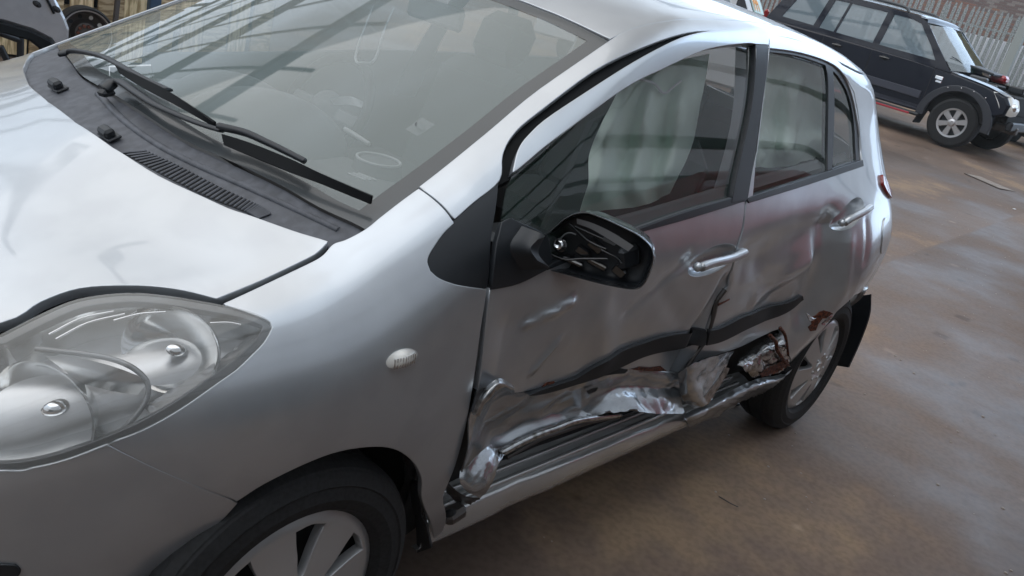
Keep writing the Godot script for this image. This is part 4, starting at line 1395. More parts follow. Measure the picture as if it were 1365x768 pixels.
	panel("mirror_base", pv([.3497,.3539,.3586,.4346,.3829,.4928,.4066,.5006,.4271,.4889,.5058,.4565,.5244,.4018,.5102,.3787,.4274,.3573]), M.black_trim, c, 0.004, 0.03, 0.014)
	# damaged sheet of the lower front door
	var torn: Material = M.bare_torn_metal
	var r0 := p3([.367,.685,.832,.416,.68,.825,.468,.658,.82,.528,.632,.814,.633,.618,.806,.733,.612,.807,.86,.606,.804,1.008,.584,.802,1.148,.552,.806,1.292,.511,.805])
	var r1 := p3([.361,.655,.842,.428,.636,.815,.502,.614,.798,.575,.587,.79,.675,.576,.788,.773,.572,.792,.887,.572,.8,1.021,.559,.806,1.159,.527,.812,1.302,.49,.815])
	var r2 := p3([.359,.603,.848,.433,.579,.812,.512,.554,.785,.601,.529,.772,.704,.522,.77,.804,.524,.776,.921,.528,.79,1.05,.519,.8,1.191,.485,.806,1.348,.445,.808])
	var r3 := p3([.369,.527,.848,.436,.513,.815,.512,.497,.785,.597,.486,.77,.702,.49,.768,.821,.488,.775,.921,.5,.8,1.029,.499,.822,1.171,.465,.835,1.316,.427,.84])
	var r4 := p3([.378,.468,.842,.41,.453,.835,.475,.452,.812,.557,.453,.79,.687,.463,.785,.823,.461,.79,.915,.471,.815,1.01,.473,.845,1.15,.442,.862,1.294,.403,.868])
	part("crumpled_door_sheet", loft([r0, r1, r2, r3, r4], 120, 44, 0.014, 21, 2.6, 0.003, 0.2), M.scraped_paint, c)
	part("torn_flap", loft([p3([.373,.491,.84,.369,.473,.85,.393,.443,.855,.454,.4,.85]), p3([.393,.503,.845,.392,.475,.86,.415,.45,.868,.463,.427,.86]), p3([.442,.512,.83,.447,.493,.85,.456,.469,.86,.481,.462,.85]), p3([.497,.507,.81,.503,.495,.82,.515,.481,.825,.537,.477,.82])], 24, 20, 0.006, 5, 10.0, 0.002, 0.5), M.scraped_paint, c)
	part("door_hem", tube(p3([.541,.466,.81,.595,.474,.81,.669,.479,.81,.738,.477,.81,.807,.477,.81,.927,.458,.81,1.026,.439,.81]), 0.010, 0.007, 8), torn, c)
	part("door_hem", tube(p3([.598,.423,.79,.659,.434,.79,.724,.441,.79,.802,.438,.79,.933,.432,.79,1.06,.412,.79]), 0.006, 0.006, 6), M.hinge_metal, c)
	part("curled_edge", loft([p3([.359,.636,.845,.363,.676,.85,.382,.7,.85,.412,.708,.85,.482,.667,.835]), p3([.362,.638,.855,.365,.674,.862,.382,.694,.862,.409,.701,.86,.481,.662,.84]), p3([.404,.612,.835,.412,.64,.838,.429,.657,.838,.449,.665,.838,.501,.645,.83])], 24, 10, 0.003, 15, 20.0, 0.002), torn, c)
	panel("chipped_paint", pv([.8541,.0062,.8793,.0096,.9167,-.0042,.9544,-.006,.9952,-.0222,.9853,-.0308,.9335,-.0199,.8905,-.0133]), M.dark_inside, c, 0.003, 0.01, 0.003, [], 1)
	panel("chipped_paint", pv([1.0168,-.0248,1.0512,-.0247,1.1074,-.0408,1.1606,-.0473,1.2035,-.0751,1.1534,-.0633,1.0973,-.05]), M.rust, c, 0.003, 0.01, 0.003, [], 1)
	panel("chipped_paint", pv([.6239,.0252,.6403,.0327,.6656,.0306,.668,.0172,.6449,.0137]), M.rust, c, 0.003, 0.01, 0.003, [], 1)
	part("chipped_paint", loft([p3([.83,.557,.805,.852,.559,.805,.878,.557,.805]), p3([.846,.542,.803,.869,.54,.803,.882,.546,.803])], 10, 4, 0.003, 4, 40.0), M.dark_inside, c)
	# black rubbing strips, bent with the doors
	panel("side_moulding", pv([.5621,.0222,.7293,.0235,.7781,.0356,.8457,.0606,.9271,.0761,1.0227,.0817,1.1155,.085,1.3303,.0624,1.3522,.0018,1.1566,.0214,1.0393,.0239,.9349,.0074,.8417,-.0014,.7377,.0029,.6397,.0053]), M.moulding, c, 0.011, 0.02, 0.016)
	panel("side_moulding", pv([1.3473,.0607,1.4152,.0563,1.5665,.0735,1.8272,.062,1.9972,.0794,2.0405,.0576,1.9703,.0365,1.8329,.0044,1.62,.0025,1.4607,-.0068,1.3668,-.0013]), M.moulding, c, 0.011, 0.02, 0.016)
	# rear door, quarter, glass
	var rw := pv([1.5525,.9288,1.7856,.9389,2.0452,.9368,2.1688,.9164,2.2934,.8648,2.3467,.7665,2.3437,.6107,1.9862,.5668,1.4229,.499,1.4561,.6479,1.5292,.857])
	var rdoor := pv([1.5927,.9714,1.8148,.9795,2.0633,.9677,2.2215,.9244,2.3374,.8515,2.397,.722,2.3988,.5867,2.354,.4787,2.3111,.3602,2.2974,.1807,2.2469,.0562,2.2286,-.0303,2.2498,-.1127,2.4225,-.3538,2.4642,-.4389,2.3268,-.3779,2.0404,-.1821,1.9784,-.1067,1.933,-.0605,1.8866,-.0649,1.8424,-.0755,1.7397,-.0879,1.6549,-.0897,1.5416,-.0826,1.3793,-.0735,1.309,-.1105,1.3577,-.0367,1.347,.0756,1.3494,.1715,1.3767,.2206,1.3648,.3327,1.3826,.4151,1.3902,.4957,1.461,.648,1.5343,.8573])
	var cup2 := ellipse2(pv([2.1809,.4124])[0], (pv([2.314,.4378])[0] - pv([2.1055,.3913])[0]) * 0.52, (pv([2.2021,.4755])[0] - pv([2.1713,.3606])[0]) * 0.5)
	panel("rear_door", rdoor, S, c, 0.0, 0.014, 0.012, [rw, cup2], 3)
	part("handle_cup", dish(on_shell(), cup2, 0.028), S, c)
	handle(c, p3([2.106,.934,.83,2.137,.951,.836,2.23,.97,.838,2.296,.983,.833]), p3([2.106,.93,.822,2.296,.977,.827]))
	panel("window_surround", rw, M.black_trim, c, -0.006, 0.04, 0.02, [pv([1.5688,.9203,1.7801,.9296,2.0235,.9251,2.0408,.852,2.0075,.5801,1.4321,.5102,1.4658,.648,1.5343,.8573]), pv([2.0914,.9136,2.1565,.8971,2.2489,.849,2.3002,.7582,2.2945,.6191,2.0489,.5879,2.094,.7851])])
	panel("rear_door_glass", pv([1.5643,.9219,1.7813,.9319,2.0324,.9283,2.048,.8525,2.0138,.5773,1.4274,.5057,1.461,.648,1.5292,.857]), M.side_glass, c, -0.011, 0.06, 0.0)
	panel("far_glass", mir(pv([.47,.6163,.8,.7928,1.2,.8914,1.7,.9332,2.1,.9353,2.29,.8588,2.37,.6163,1.4,.5136,.6,.4079,.45,.3869])), M.far_glass, c, -0.02, 0.08, 0.0)
	panel("rear_glass", mir(tg_half()), M.far_glass, c, -0.01, 0.08, 0.0)
	panel("rear_glass", tg_half(), M.far_glass, c, -0.01, 0.08, 0.0)
	panel("quarter_glass", pv([2.0845,.9152,2.1567,.8994,2.2574,.8497,2.3092,.7588,2.3021,.6162,2.0417,.5852,2.0866,.7847]), M.side_glass, c, -0.011, 0.05, 0.0)
	panel("belt_strip", pv([1.4227,.5082,1.8111,.554,2.338,.6196,2.3393,.5985,1.8107,.536,1.395,.4909]), M.black_trim, c, 0.004, 0.03, 0.012)
	var q := pv([1.7736,.9793,2.0328,.9718,2.1641,.9231,2.283,.8469,2.3484,.7195,2.3524,.5864,2.3136,.4801,2.2718,.3628,2.2663,.1894,2.2119,.0675,2.2094,-.0351,2.2491,.0124,2.3216,.0701])
	q.append_array(pv([2.5139,.0407,2.5859,0,2.6616,-.1006,2.713,-.2406]))
	q.append_array(pv([2.7604,-.2213,2.8205,.138,2.7785,.5984,2.6962,.8254,2.6014,.9828,2.4,.9375,2.1,.9471]))
	panel("rear_quarter", q, S, c, -0.0015, 0.022, 0.010)
	panel("rear_quarter", mir(pv([1.75,.9609,2.1,.9471,2.4,.9375,2.6014,.9828,2.6962,.8254,2.7785,.5984,2.8205,.138,2.7604,-.2213,2.6932,-.2161,2.5832,0,2.46,.0511,2.25,-.0233,2.12,-.3029,.42,-.3672,.42,-.2421,.35,.3507,1.4,.4939,2.37,.607,2.34,.7625,2.2,.9151])), S, c, 0.0, 0.05)
	panel("rear_bumper", pv([2.5711,.0238,2.6772,-.1016,2.7308,-.2453,2.7522,-.4635,2.8747,-.6145,2.8941,-.279,2.8131,0]), S, c, 0.006, 0.03, 0.01)
	panel("tail_light", pv([2.5418,.5587,2.5779,.5287,2.6062,.4911,2.598,.4574,2.5564,.4855,2.5315,.5191]), M.red_lens, c, 0.010, 0.01, 0.012)
	panel("tail_light", pv([2.7051,.5913,2.751,.5743,2.8147,.4155,2.8133,.2709,2.7508,.2749,2.7094,.3985]), M.red_lens, c, 0.008, 0.02, 0.012)
	var tail := pv([2.6039,1.5458,2.5896,1.0037,2.7071,.8023,2.8411,.4507,2.893,.1974,3.3194,1.3734])
	var tg := tg_half()
	panel("tailgate", tail, S, c, 0.0, 0.05, 0.01, [tg], 2)
	panel("tailgate", mir(tail), S, c, 0.0, 0.05, 0.01, [mir(tg)], 2)
	var fl := ellipse2(pv([2.5235,.3008])[0], (pv([2.5674,.3049])[0] - pv([2.47,.2971])[0]) * 0.5, (pv([2.5236,.3795])[0] - pv([2.5236,.227])[0]) * 0.5)
	panel("fuel_flap", fl, S, c, 0.003, 0.02, 0.006, [], 1)
	# torn metal of the rear door and sill
	part("torn_flap", loft([p3([1.256,.525,.825,1.3,.465,.825,1.354,.412,.825,1.455,.357,.825]), p3([1.232,.58,.865,1.26,.521,.865,1.334,.457,.865,1.426,.398,.865]), p3([1.412,.555,.84,1.412,.499,.84,1.462,.444,.84,1.521,.398,.84]), p3([1.625,.519,.81,1.612,.494,.81,1.608,.457,.81,1.6,.409,.81])], 24, 20, 0.006, 31, 8.0, 0.002), M.scraped_paint, c)
	part("folded_strip", loft([p3([1.388,.412,.855,1.435,.445,.855,1.477,.488,.855,1.487,.514,.855]), p3([1.452,.391,.86,1.475,.428,.86,1.503,.472,.86,1.513,.506,.86])], 16, 4, 0.003, 6, 20.0, 0.002), torn, c)
	part("torn_flap", loft([p3([1.743,.469,.8,1.803,.491,.8,1.892,.509,.8,1.984,.528,.8]), p3([1.591,.506,.85,1.695,.499,.85,1.801,.511,.85,1.932,.516,.85]), p3([1.616,.487,.86,1.734,.457,.86,1.847,.456,.86,1.984,.458,.86]), p3([1.737,.432,.84,1.854,.395,.84,1.977,.374,.84,2.099,.379,.84])], 30, 24, 0.016, 33, 7.0, 0.002, 0.3), torn, c)
	part("rust_patch", loft([p3([1.753,.44,.868,1.812,.45,.868,1.894,.451,.868,1.963,.454,.868]), p3([1.798,.415,.866,1.888,.404,.866,1.961,.403,.866,2.015,.413,.866])], 20, 6, 0.008, 8, 25.0, 0.002, 0.4), M.rust, c)
	part("rust_patch", tube(p3([1.715,.588,.868,1.79,.551,.868,1.83,.515,.868,1.899,.473,.868,1.959,.438,.868]), 0.007, 0.006, 6, 6), M.rust, c)
	part("rust_patch", tube(p3([1.78,.604,.868,1.844,.569,.868,1.898,.525,.868,1.959,.467,.868]), 0.006, 0.004, 6, 6), M.rust, c)
	panel("rust_patch", pv([2.1075,-.0286,2.1288,-.0132,2.1368,.0012,2.1526,.0097,2.1845,.0037,2.209,-.0049,2.1853,-.0251,2.1598,-.0246,2.1496,-.0527,2.1535,-.0817,2.1224,-.0836,2.1047,-.067,2.1195,-.0535]), M.rust, c, 0.003, 0.01, 0.004, [], 1)
	part("flaked_paint", loft([p3([1.846,.666,.905,1.9,.647,.905,1.941,.63,.905]), p3([1.891,.632,.912,1.924,.63,.912,1.945,.635,.912])], 8, 5, 0.005, 3, 40.0, 0.002), torn, c)
	part("flaked_paint", loft([p3([2.038,.594,.905,2.07,.609,.905,2.114,.62,.905]), p3([2.059,.587,.91,2.095,.599,.91,2.115,.613,.91])], 8, 4, 0.004, 9, 40.0, 0.002), torn, c)
	part("dent_crease", tube(p3([1.365,.774,.824,1.346,.738,.821,1.351,.687,.825,1.364,.615,.822,1.337,.564,.818,1.317,.521,.815]), 0.009, 0.006, 6), M.hinge_metal, c)
	part("dent_crease", tube(p3([1.344,.724,.822,1.368,.733,.828,1.406,.74,.829]), 0.005, 0.003, 6), M.rust, c)
	# sill with its ribs
	var prof := [[0.208, 0.735], [0.212, 0.757], [0.245, 0.767], [0.280, 0.766], [0.292, 0.757], [0.297, 0.738], [0.304, 0.722], [0.307, 0.705], [0.316, 0.688], [0.320, 0.670], [0.335, 0.655], [0.37, 0.650], [0.40, 0.645]]
	var rows := []
	var wob := noise(3.0, 17, 2)
	for pr in prof:
		var row := PackedVector3Array()
		for k in 26:
			var x := 0.40 + 1.62 * k / 25.0
			var e := wob.get_noise_2d(x, pr[0] * 3.0) * 0.006
			var fade := clampf((x - 1.0) / 0.5, 0.0, 1.0)
			row.append(Vector3(x, pr[0] + e - 0.012 * fade * (pr[0] - 0.2) / 0.1, pr[1] + e - 0.006 * exp(-pow((x - 0.75) / 0.05, 2.0))))
		rows.append(row)
	part("sill", loft(rows, 100, 52, 0.0), M.sill_paint, c)
	part("sill_end", loft([p3([1.448,.323,.8,1.605,.33,.8,1.781,.34,.8,1.952,.34,.8,2.16,.313,.8,2.288,.338,.8]), p3([1.419,.326,.825,1.582,.322,.825,1.765,.328,.825,1.937,.326,.825,2.113,.314,.825,2.211,.347,.825]), p3([1.537,.257,.79,1.713,.248,.79,1.906,.262,.79,2.072,.257,.79,2.217,.252,.79,2.287,.283,.79]), p3([1.642,.196,.755,1.824,.189,.755,2.023,.207,.755,2.195,.195,.755,2.325,.192,.755,2.37,.223,.755])], 40, 16, 0.010, 12, 9.0), S, c)
	for e in [[0.302, 0.742, 0.0075], [0.311, 0.712, 0.006], [0.324, 0.678, 0.006]]:
		part("sill_rib", tube(p3([0.47, e[0], e[1], 0.9, e[0] - 0.001, e[1] + 0.002, 1.3, e[0] - 0.005, e[1], 1.95, e[0] - 0.012, e[1] - 0.004]), e[2], e[2], 10, 10, 0.7), M.sill_paint, c)
	part("kick_plate", loft([p3([0.45, 0.335, 0.66, 1.4, 0.335, 0.66]), p3([0.45, 0.36, 0.645, 1.4, 0.36, 0.645]), p3([0.45, 0.50, 0.63, 1.4, 0.50, 0.63])], 10, 6), M.dash_grey, c)
	part("hinge_pillar", loft([p3([0.352, 0.22, 0.72, 0.352, 0.5, 0.745, 0.352, 0.9, 0.745]), p3([0.44, 0.22, 0.70, 0.44, 0.5, 0.70, 0.42, 0.9, 0.72]), p3([0.50, 0.22, 0.66, 0.50, 0.5, 0.63, 0.47, 0.9, 0.66])], 16, 8, 0.006, 3, 8.0), M.black_wedge, c)
	part("sill_bracket", box(Vector3(0.06, 0.035, 0.05), 0.01), M.hinge_metal, c, at(p3([.494,.282,.755])[0], Basis(Vector3.BACK, 0.2)))
	part("bracket_hole", ball(Vector3(0.018, 0.008, 0.01), 12), M.dark_inside, c, at(p3([.452,.314,.782])[0]))
	part("bent_bracket", loft([p3([.413,.419,.77,.454,.375,.77,.512,.33,.77,.565,.307,.77]), p3([.462,.349,.75,.498,.309,.75,.548,.278,.75,.598,.268,.75])], 12, 6, 0.008, 4, 20.0, 0.002), M.hinge_metal, c)
	# lamps
	headlamp(c)
	var rp := part("side_repeater", ball(Vector3(0.034, 0.017, 0.014)), M.white_lens, c, at(p3([.14,.8,.832])[0], Basis(Vector3.UP, -0.06) * Basis(Vector3.BACK, 0.12)))
	for k in 9:
		part("lens_rib", box(Vector3(0.0016, 0.022, 0.004), 0.0005), M.chrome, rp, at(Vector3(-0.022 + k * 0.0055, 0, 0.0125 - 0.0008 * absf(k - 4))))
	mirror(c)
	# wheels and arches
	for x in [0.0, 2.46]:
		for s in [-1.0, 1.0]:
			wheel(c, Vector3(x, 0.298, 0.738 * s), s, 0.55 if x == 0.0 else 0.2)
			var arcs := []
			for e in [[0.371, 0.42], [0.374, 0.60], [0.376, 0.70 if x < 1.0 else 0.76]]:
				var row := PackedVector3Array()
				for k in 25:
					var an := PI * (k / 24.0 * 1.1 - 0.05)
					row.append(Vector3(cos(an) * e[0], sin(an) * e[0], e[1] * s))
				arcs.append(row)
			part("arch_liner", loft(arcs, 48, 6), M.dark_inside, c, at(Vector3(x, 0.30, 0)))
			part("arch_wall", prism(pv(wall_disc()), -0.005, 0.005, 0.001), M.dark_inside, c, at(Vector3(x, 0.30, 0.41 * s)))
	part("mud_flap", loft([p3([.307,.461,.8,.324,.406,.8,.351,.353,.8,.398,.257,.8]), p3([.354,.41,.74,.372,.348,.74,.4,.289,.74,.433,.183,.74])], 14, 5, 0.0, 1, 1.0, 0.008), M.grey_plastic, c)
	part("mud_flap", loft([p3([2.8,.569,.821,2.8,.485,.849,2.8,.365,.857,2.8,.237,.855]), p3([2.83,.521,.756,2.83,.406,.768,2.83,.291,.773,2.83,.202,.773])], 12, 4, 0.0, 1, 1.0, 0.008), M.black_trim, c)
	inside(c)

func handle(c: Node3D, path: PackedVector3Array, ends: PackedVector3Array) -> void:
	var h := part("door_handle", tube(path, 0.0135, 0.0125, 12, 5, 0.95), M.silver_paint, c)
	part("handle_end", ball(Vector3(0.0145, 0.013, 0.013), 14), M.silver_paint, h, at(ends[0]))
	part("handle_end", ball(Vector3(0.0145, 0.013, 0.013), 14), M.silver_paint, h, at(ends[1]))

func headlamp(c: Node3D) -> void:
	var out := pv([-.3921,.354,-.3439,.3911,-.2927,.4184,-.2333,.4222,-.1894,.408,-.1503,.3872,-.1149,.3703,-.0895,.3523,-.082,.3413,-.0819,.3314,-.1014,.3091,-.1329,.2821,-.1743,.2458,-.2161,.2056,-.2548,.173,-.2912,.1479,-.3274,.1251,-.3595,.1109,-.3913,.1047])
	out.append_array(pv([-.4412,.1057,-.5523,.19,-.5426,.3054,-.4612,.3699]))
	var h := panel("headlight", out, M.lens_glass, c, 0.002, 0.02, 0.004)
	panel("lamp_rim", smooth(out, 4), M.lamp_edge, h, -0.004, 0.02, 0.012, [inset(smooth(out, 4), 0.010)], 1)
	panel("lamp_shell", inset(smooth(out, 3), 0.004), M.fin_bright, h, -0.075, 0.02, 0.0, [], 1)
	# side wall of the bowl, and a ribbed strip along the lower edge
	var rim := PackedVector3Array()
	var deep := PackedVector3Array()
	var sm := smooth(out, 2)
	sm = inset(sm, 0.006)
	for i in sm.size() + 1:
		var r: Array = shell(sm[i % sm.size()].x, sm[i % sm.size()].y, -0.006)
		rim.append(r[0])
		deep.append(r[0] - r[1] * 0.075)
	part("lamp_wall", loft([rim, deep], sm.size() * 2, 4), M.lamp_reflector, h)
	# main reflector: a bowl that looks ahead; the indicator bowl lies behind and above it
	var ahead := Vector3(-0.92, 0.12, 0.38).normalized()
	var p1 := p3([-.377,.722,.654])[0]
	bowl(h, p1, ahead, 0.088, 0.075, 0.8)
	var p2 := p3([-.209,.809,.685])[0]
	bowl(h, p2, Vector3(-0.80, 0.45, 0.40).normalized(), 0.080, 0.055, 0.78)
	# bright trim sheet between the bowls
	part("reflector_fin", loft([p3([-.367,.795,.618,-.332,.801,.651,-.297,.799,.689,-.262,.788,.723]), p3([-.349,.78,.642,-.325,.781,.667,-.297,.778,.694,-.263,.774,.717]), p3([-.33,.759,.652,-.312,.758,.671,-.292,.755,.688,-.265,.752,.704])], 20, 10), M.fin_bright, h)
	part("bezel", tube(p3([-.371,.797,.598,-.328,.804,.643,-.296,.805,.675,-.274,.798,.701,-.263,.784,.723,-.267,.764,.735,-.284,.74,.74,-.315,.707,.737]), 0.0045, 0.004, 8, 6), M.lamp_housing, h)
	part("lower_strip", loft([p3([-.097,.844,.742,-.129,.823,.754,-.173,.798,.759,-.22,.772,.759,-.266,.746,.754]), p3([-.104,.835,.727,-.138,.818,.735,-.183,.796,.739,-.227,.774,.738,-.272,.75,.734])], 30, 5, 0.004, 19, 60.0), M.lamp_housing, h)
	for e in [p3([-.355,.819,.601,-.31,.837,.598,-.267,.849,.611]), p3([-.351,.818,.616,-.306,.836,.613,-.257,.85,.626]), p3([-.274,.842,.628,-.239,.852,.636,-.206,.858,.652]), p3([-.159,.855,.702,-.134,.857,.712,-.118,.856,.723])]:
		part("lens_flute", tube(e, 0.0022, 0.0015, 6), M.chrome, h)

func bowl(h: Node3D, p: Vector3, ahead: Vector3, r: float, depth: float, squash: float) -> void:
	var z := ahead
	var x := Vector3.UP.cross(z).normalized()
	var b := Basis(x, z.cross(x) * squash, z)
	var prof := PackedVector2Array()
	for k in 11:
		var t := k / 10.0
		prof.append(Vector2(r * t, -depth * (1.0 - t * t)))
	prof.append(Vector2(r * 1.06, 0.002))
	var o := part("reflector_bowl", lathe(prof, 40, false), M.lamp_reflector, h, Transform3D(b, p))
	o.mesh.surface_get_material(0)
	var bulb := ball(Vector3(r * 0.16, r * 0.16, r * 0.34), 14)
	part("bulb_cap", bulb, M.chrome, h, Transform3D(b, p - z * depth * 0.35))

func mirror(c: Node3D) -> void:
	var P0 := p3([.519,.93,.778,.513,.939,.763,.512,.955,.758,.519,.969,.769,.531,.999,.788,.543,1.032,.806,.555,1.05,.826,.565,1.056,.846,.581,1.054,.881,.594,1.05,.91,.607,1.045,.94,.618,1.034,.966,.623,1.019,.979,.623,.996,.985,.619,.962,.985,.615,.945,.98,.61,.937,.972,.601,.932,.955,.58,.925,.91,.547,.92,.841,.528,.918,.8])
	var n := Vector3(-0.90, 0.10, 0.42).normalized()
	var mid := Vector3.ZERO
	for p in P0:
		mid += p / P0.size()
	var ring := func(sc: float, back: float) -> PackedVector3Array:
		var o := PackedVector3Array()
		for i in P0.size() + 1:
			o.append(mid + (P0[i % P0.size()] - mid) * sc - n * back)
		return o
	var m := part("door_mirror", loft([ring.call(0.93, 0.020), ring.call(0.97, -0.004), ring.call(1.0, 0.0), ring.call(1.0, 0.03), ring.call(0.93, 0.09)], P0.size() * 3, 16), M.black_gloss, c)
	part("back_plate", loft([ring.call(0.93, 0.018), ring.call(0.90, 0.05), ring.call(0.5, 0.058), ring.call(0.02, 0.058)], P0.size() * 2, 12, 0.0), M.black_trim, m)
	part("rear_shell", loft([ring.call(0.93, 0.09), ring.call(0.02, 0.095)], P0.size() * 2, 4), M.black_gloss, m)
	var f := func(a: PackedVector3Array, up: float) -> PackedVector3Array:
		var o := PackedVector3Array()
		for p in a:
			o.append(p + n * (up - 0.05))
		return o
	var sticker := p3([.554,1.036,.828,.578,1.033,.881,.596,1.022,.922,.578,1.015,.884])
	part("top_web", loft([f.call(p3([.553,1.037,.826,.567,1.038,.856,.584,1.033,.894,.605,1.02,.941]), 0.052), f.call(p3([.553,1.025,.828,.565,1.024,.855,.579,1.017,.886,.6,1.004,.934]), 0.040)], 14, 6), M.web_grey, m)
	part("label_patch", loft([f.call(p3([.58,1.032,.884,.592,1.029,.911]), 0.044), f.call(p3([.576,1.008,.882,.588,1.005,.907]), 0.036)], 4, 4), M.steel_grey, m)
	part("rib", tube(f.call(p3([.546,1.019,.814,.554,1.009,.834,.564,.998,.857,.573,.994,.879,.58,.993,.894]), 0.034), 0.0035, 0.003, 6), M.black_gloss, m)
	part("rib", tube(f.call(p3([.521,.949,.778,.533,.946,.805,.545,.946,.83,.56,.959,.86,.582,.975,.903]), 0.034), 0.003, 0.003, 6), M.black_gloss, m)
	part("rib", tube(f.call(p3([.551,1.018,.826,.565,1.014,.857,.577,1.011,.884]), 0.036), 0.003, 0.003, 6), M.black_gloss, m)
	part("wire", tube(f.call(p3([.539,.984,.809,.543,.997,.814,.548,1.004,.823,.553,1.004,.834]), 0.046), 0.0016, 0.0016, 6), M.steel_grey, m)
	part("wire", tube(f.call(p3([.576,.99,.886,.584,.987,.905,.591,.984,.92,.595,.977,.931]), 0.04), 0.0018, 0.0018, 6), M.black_gloss, m)
	part("motor_case", box(Vector3(0.05, 0.05, 0.02), 0.008), M.black_trim, m, at(f.call(p3([.6,.991,.938]), 0.02)[0], Basis(Vector3.UP, -0.4) * Basis(Vector3.BACK, 0.4)))
	for e in [[p3([.558,.97,.852]), 0.03, 0.018, 0.3], [p3([.572,.954,.886]), 0.045, 0.012, 0.2], [p3([.549,.943,.84]), 0.05, 0.01, 0.1], [p3([.592,.955,.93]), 0.03, 0.02, 0.4], [p3([.569,.989,.872]), 0.035, 0.02, 0.45]]:
		part("inner_web", box(Vector3(e[1], e[2], 0.02), 0.003), M.black_gloss, m, Transform3D(Basis(Vector3.UP.cross(n).normalized(), Vector3.UP, n).orthonormalized() * Basis(Vector3.BACK, -e[3]), f.call(e[0], 0.012)[0]))
	var sc: Vector3 = f.call(p3([.539,.968,.811]), 0.022)[0]
	var bz := Basis(Vector3.UP.cross(n).normalized(), Vector3.UP, n).orthonormalized()
	bz = Basis(Vector3.RIGHT, -0.8) * bz
	var boss := part("pivot_boss", lathe(pv([0.014, 0.0, 0.014, 0.006, 0.012, 0.007, 0.014, 0.013, 0.012, 0.014, 0.013, 0.020, 0.0, 0.020]), 20), M.black_gloss, m, Transform3D(bz, sc))
	part("screw_head", lathe(pv([0.010, 0.020, 0.0105, 0.025, 0.007, 0.027, 0.0, 0.0255]), 16), M.chrome, boss)
	part("stalk", loft([p3([.427,1.015,.786,.39,.976,.8,.423,.931,.813]), p3([.439,1.016,.842,.419,.984,.852,.458,.951,.86]), p3([.303,1.052,.93,.291,1.036,.93,.318,1.012,.93])], 12, 12), M.black_trim, m)

func wheel(c: Node3D, p: Vector3, s: float, turn: float) -> void:
	var w := Node3D.new()
	w.name = "wheel"
	w.transform = Transform3D(Basis() if s > 0 else Basis(Vector3.UP, PI), p)
	c.add_child(w, true)
	part("tyre", lathe(pv([0.19, -0.09, 0.255, -0.095, 0.288, -0.085, 0.297, -0.06, 0.298, -0.035, 0.292, -0.033, 0.292, -0.028, 0.298, -0.026, 0.298, 0.026, 0.292, 0.028, 0.292, 0.033, 0.298, 0.035, 0.297, 0.055, 0.290, 0.072, 0.287, 0.074, 0.284, 0.078, 0.262, 0.090, 0.258, 0.088, 0.235, 0.094, 0.212, 0.088, 0.205, 0.078, 0.19, 0.06]), 72), M.tyre_rubber, w)
	part("drum", lathe(pv([0.0, 0.02, 0.15, 0.02, 0.195, 0.03, 0.2, -0.05]), 40), M.dark_inside, w)
	var dome := func(u: float, v: float) -> Array:
		var r := sqrt(u * u + v * v)
		var hgt := func(q: float) -> float:
			return 0.088 + 0.012 * cos(minf(q / 0.20, 1.0) * 2.6) - 0.012 * smoothstep(0.178, 0.21, q) - 0.012 * smoothstep(0.05, 0.03, q)
		var z: float = hgt.call(r)
		var dz: float = (hgt.call(r + 0.001) - hgt.call(r - 0.001)) / 0.002
		var rd := Vector2(u, v) / maxf(r, 1e-4)
		return [Vector3(u, v, z), Vector3(-dz * rd.x, -dz * rd.y, 1.0).normalized()]
	var holes := []
	for k in 7:
		var a0 := TAU * k / 7.0 + turn
		var h := PackedVector2Array()
		for e in [[0.178, -0.20], [0.181, 0.0], [0.176, 0.19], [0.150, 0.185], [0.120, 0.16], [0.088, 0.15], [0.074, 0.04], [0.084, -0.08], [0.120, -0.13], [0.150, -0.165]]:
			h.append(Vector2(cos(a0 + e[1]), sin(a0 + e[1])) * e[0])
		holes.append(smooth(h, 3))
	var cover := part("wheel_cover", patch(dome, ellipse2(Vector2.ZERO, Vector2(0.205, 0), Vector2(0, 0.205), 96), 0.012, 0.012, 0.022, holes), M.cover_silver, w)
	part("centre_cap", lathe(pv([0.034, 0.082, 0.031, 0.094, 0.0, 0.097]), 28), M.cover_silver, cover)
	part("emblem", lathe(pv([0.021, 0.0945, 0.021, 0.0985, 0.017, 0.0985, 0.017, 0.0945]), 24), M.chrome, cover)
	for k in 7:
		var an := TAU * (k + 0.5) / 7.0 + turn
		part("cover_bolt", ball(Vector3(0.008, 0.008, 0.004), 10), M.cover_silver, cover, at(Vector3(cos(an) * 0.055, sin(an) * 0.055, 0.096)))

